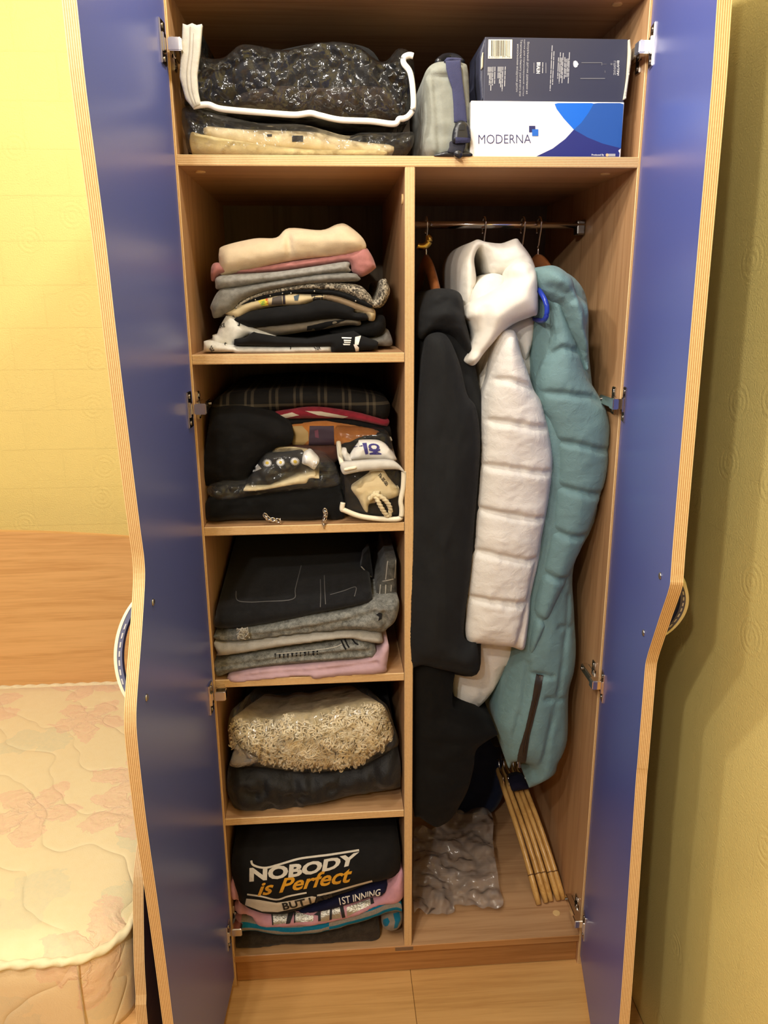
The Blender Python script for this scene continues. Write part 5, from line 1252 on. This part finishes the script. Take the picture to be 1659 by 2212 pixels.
# teal puffer
F_TEAL = nylon('teal_nylon', (116, 148, 150), .65)
tl = thing('puffer_coat', P(1200, 1690, y=.15), 'teal quilted puffer coat with dark zip pocket beside the side panel', 'coat')
slab('body', cr('I', [(1165, 600), (1210, 585), (1250, 610), (1270, 660), (1272, 760), (1285, 900), (1290, 1100), (1240, 1220), (1240, 1320), (1244, 1400), (1240, 1450), (1228, 1500), (1225, 1600), (1205, 1650), (1195, 1675), (1150, 1700), (1142, 1695), (1145, 1655), (1110, 1645), (1098, 1658), (1080, 1590), (1075, 1540), (1100, 1450), (1110, 1400), (1130, 1200), (1150, 900), (1155, 700)]), .065, .47, F_TEAL, .040, .07, .004, (12, 14, 8), 4.5, parent=tl,
     seams=[cr('L', [(1240, 100), (1225, 330), (1190, 560), (1150, 850), (1080, 1150), (1020, 1400), (1000, 1480)]), cr('L', [(1165, 320), (1300, 345)]), cr('L', [(1060, 855), (1270, 890)]), cr('L', [(930, 600), (930, 670), (880, 950), (830, 1150), (805, 1390)]), cr('L', [(930, 670), (1105, 685)])], sw=.005, sd=.006)
slab('sleeve', cr('J', [(1030, 1480), (1020, 1340), (1070, 1120), (1090, 960), (1085, 800), (1110, 700), (1190, 700), (1240, 830), (1290, 960), (1340, 1100), (1400, 1300), (1480, 1440), (1545, 1560), (1575, 1680), (1570, 1850), (1555, 2050), (1500, 2240), (1420, 2480), (1360, 2620), (1310, 2730), (1260, 2840), (1200, 2960), (1130, 3120), (1060, 3280), (975, 3460), (930, 3460), (930, 3350), (960, 3150), (975, 3000), (1010, 2840), (1060, 2600), (1110, 2300), (1140, 1950), (1100, 1700), (1050, 1580)]),
     .050, .14, F_TEAL, .048, .055, .0025, (12, 14, 18), 3.6, parent=tl,
     seams=[cr('J', q) for q in ([(1080, 1160), (1180, 1090), (1340, 1130)], [(1010, 1430), (1180, 1430), (1400, 1460), (1520, 1530)], [(1120, 1790), (1300, 1810), (1450, 1850), (1570, 1870)], [(1140, 2130), (1300, 2160), (1500, 2200)], [(1100, 2455), (1250, 2500), (1400, 2510)], [(1040, 2780), (1150, 2820), (1250, 2840)], [(975, 3110), (1060, 3150), (1110, 3160)])], sw=.0065, sd=.010)
slab('hood', cr('J', [(1030, 560), (1050, 495), (1120, 470), (1200, 490), (1290, 570), (1320, 680), (1400, 760), (1412, 860), (1400, 960), (1415, 1100), (1412, 1270), (1380, 1200), (1330, 1080), (1260, 960), (1190, 800), (1120, 730), (1060, 680), (1035, 630)]), .030, .36, F_TEAL, .050, .05, .004, parent=tl,
     seams=[cr('J', [(1040, 640), (1130, 645), (1200, 690), (1240, 730)]), cr('J', [(1210, 690), (1190, 790)]), cr('J', [(1320, 690), (1360, 900), (1400, 1000)])], sw=.008, sd=.010)
ZIPK = plain('dark_brown_zip_tape', (38, 30, 26), .5)
bvb2 = bvh_of([c for c in tl.children if c.name.startswith('body')])
decal('pocket_zip', [cr('L', [(1018, 715), (1074, 732), (1040, 900), (1000, 1060), (965, 1200), (935, 1400), (905, 1420), (872, 1380), (890, 1290), (940, 1120), (985, 920)])], None, ZIPK, tl, 3, .003, bvb2)
zl = [land(bvb2, *q, .004) for q in cr('L', [(1046, 730), (1020, 880), (985, 1030), (945, 1190), (918, 1330), (905, 1400)])]
tube('zip_teeth', catmull([tuple(q) for q in zl if q is not None], False, 5), .0013, plain('bronze_teeth', (92, 76, 58), .35, .8), tl, n=6)
zp = land(bvb2, *cr('L', [(908, 1400)])[0], .006)
if zp is not None: bevel_box('zip_pull', zp[0]-.004, zp[0]+.004, zp[1]-.003, zp[1]+.001, zp[2]-.014, zp[2]+.010, CHROME_D, tl, r=.0015, seg=2)

# ================================================================== wardrobe floor: hangers, empty bag
W_PALE = wood('varnished_pale_wood', 'y', (214, 168, 98), (188, 138, 72), .16)
tops = [(862, 395), (905, 395), (958, 400), (995, 402), (1040, 398)]; bots = [(1145, 1335), (1205, 1318), (1245, 1306), (1305, 1300), (1345, 1293)]
hk = [(828, 240), (868, 236), (900, 230), (945, 234), (978, 222)]
for i in range(5):
    b = P(*cr('H', [bots[i]])[0], z=Z0+.002); t = P(*cr('H', [tops[i]])[0], y=.30); hp = P(*cr('H', [hk[i]])[0], y=.335)
    h = thing('wooden_hanger', (float(b[0]), .30, Z0), 'pale varnished wooden hanger on the wardrobe floor, %s' % ('outermost, farthest from the side panel', 'second from the empty plastic bag', 'middle of the five leaning', 'second from the side panel', 'nearest to the side panel')[i], 'hanger', 'wooden hangers leaning on the wardrobe floor')
    b = np.array(b); t = np.array(t); d = (t-b); L = np.linalg.norm(d); d /= L; up = np.array([0, -.55, .83])
    pts = [b+d*L*s_+up*(.014*math.sin(math.pi*s_)) for s_ in np.linspace(0, 1, 14)]
    e2 = np.array([t[0]+.012, .54, .20]); d2 = e2-t
    pts += [t+d2*s_+np.array([0, 0, .014*math.sin(math.pi*s_)]) for s_ in np.linspace(.1, 1, 12)]
    rr = lambda i_: (.0066 if i_ == 0 else .0072)+.0012*max(0, 1-abs(i_-2)/3)
    tube('arm', [tuple(q) for q in pts], rr, W_PALE, h, n=10, flat=(1.35, .88), up=(1, 0, 0))
    m_ = Vector(pts[3]); dd = Vector(d)
    tube('notch_ring', [tuple(m_-dd*.0012), tuple(m_+dd*.0012)], .0088, plain('notch_groove', (120, 82, 40), .4), h, n=10, flat=(1.3, .84), up=(1, 0, 0))
    tube('hook', catmull([tuple(t), tuple(t+np.array([-.002, .006, .03])), tuple(hp), tuple(hp+np.array([0, .02, .02])), tuple(hp+np.array([0, .04, .004]))], False, 6), .0016, CHROME, h, n=8)
tag(slab('elastic_band', cr('H', [(925, 375), (1000, 352), (1050, 365), (1062, 390), (1000, 402), (935, 412)]), .268, .32, fabric('navy_elastic', (28, 26, 44), .1, 40), .004, .006, 0), 'navy elastic band around the necks of the leaning hangers', 'elastic band')
def bagy(px, py): return float(P(px, py, z=.088+.050*max(0, (1975-py)/218))[1])
eb = slab('empty_polybag', cr('H', [(122, 1385), (125, 900), (140, 740), (270, 740), (340, 690), (430, 602), (600, 590), (755, 596), (772, 900), (800, 1100), (850, 1300), (845, 1360), (800, 1386), (700, 1372), (470, 1340), (455, 1400), (300, 1430), (170, 1400)]), .1, None, FILM_M, .0, .05, 0, s=3.6, yfun=bagy)
tag(eb, 'empty milky plastic bag lying on the wardrobe floor', 'plastic bag')
# thin back layer of the same bag
for v in eb.data.vertices:
    k = abs(nz(v.co.x, v.co.y, 2.2, (14, 14, 1), 3)); v.co.z += .030*k; v.co.y -= .010*k
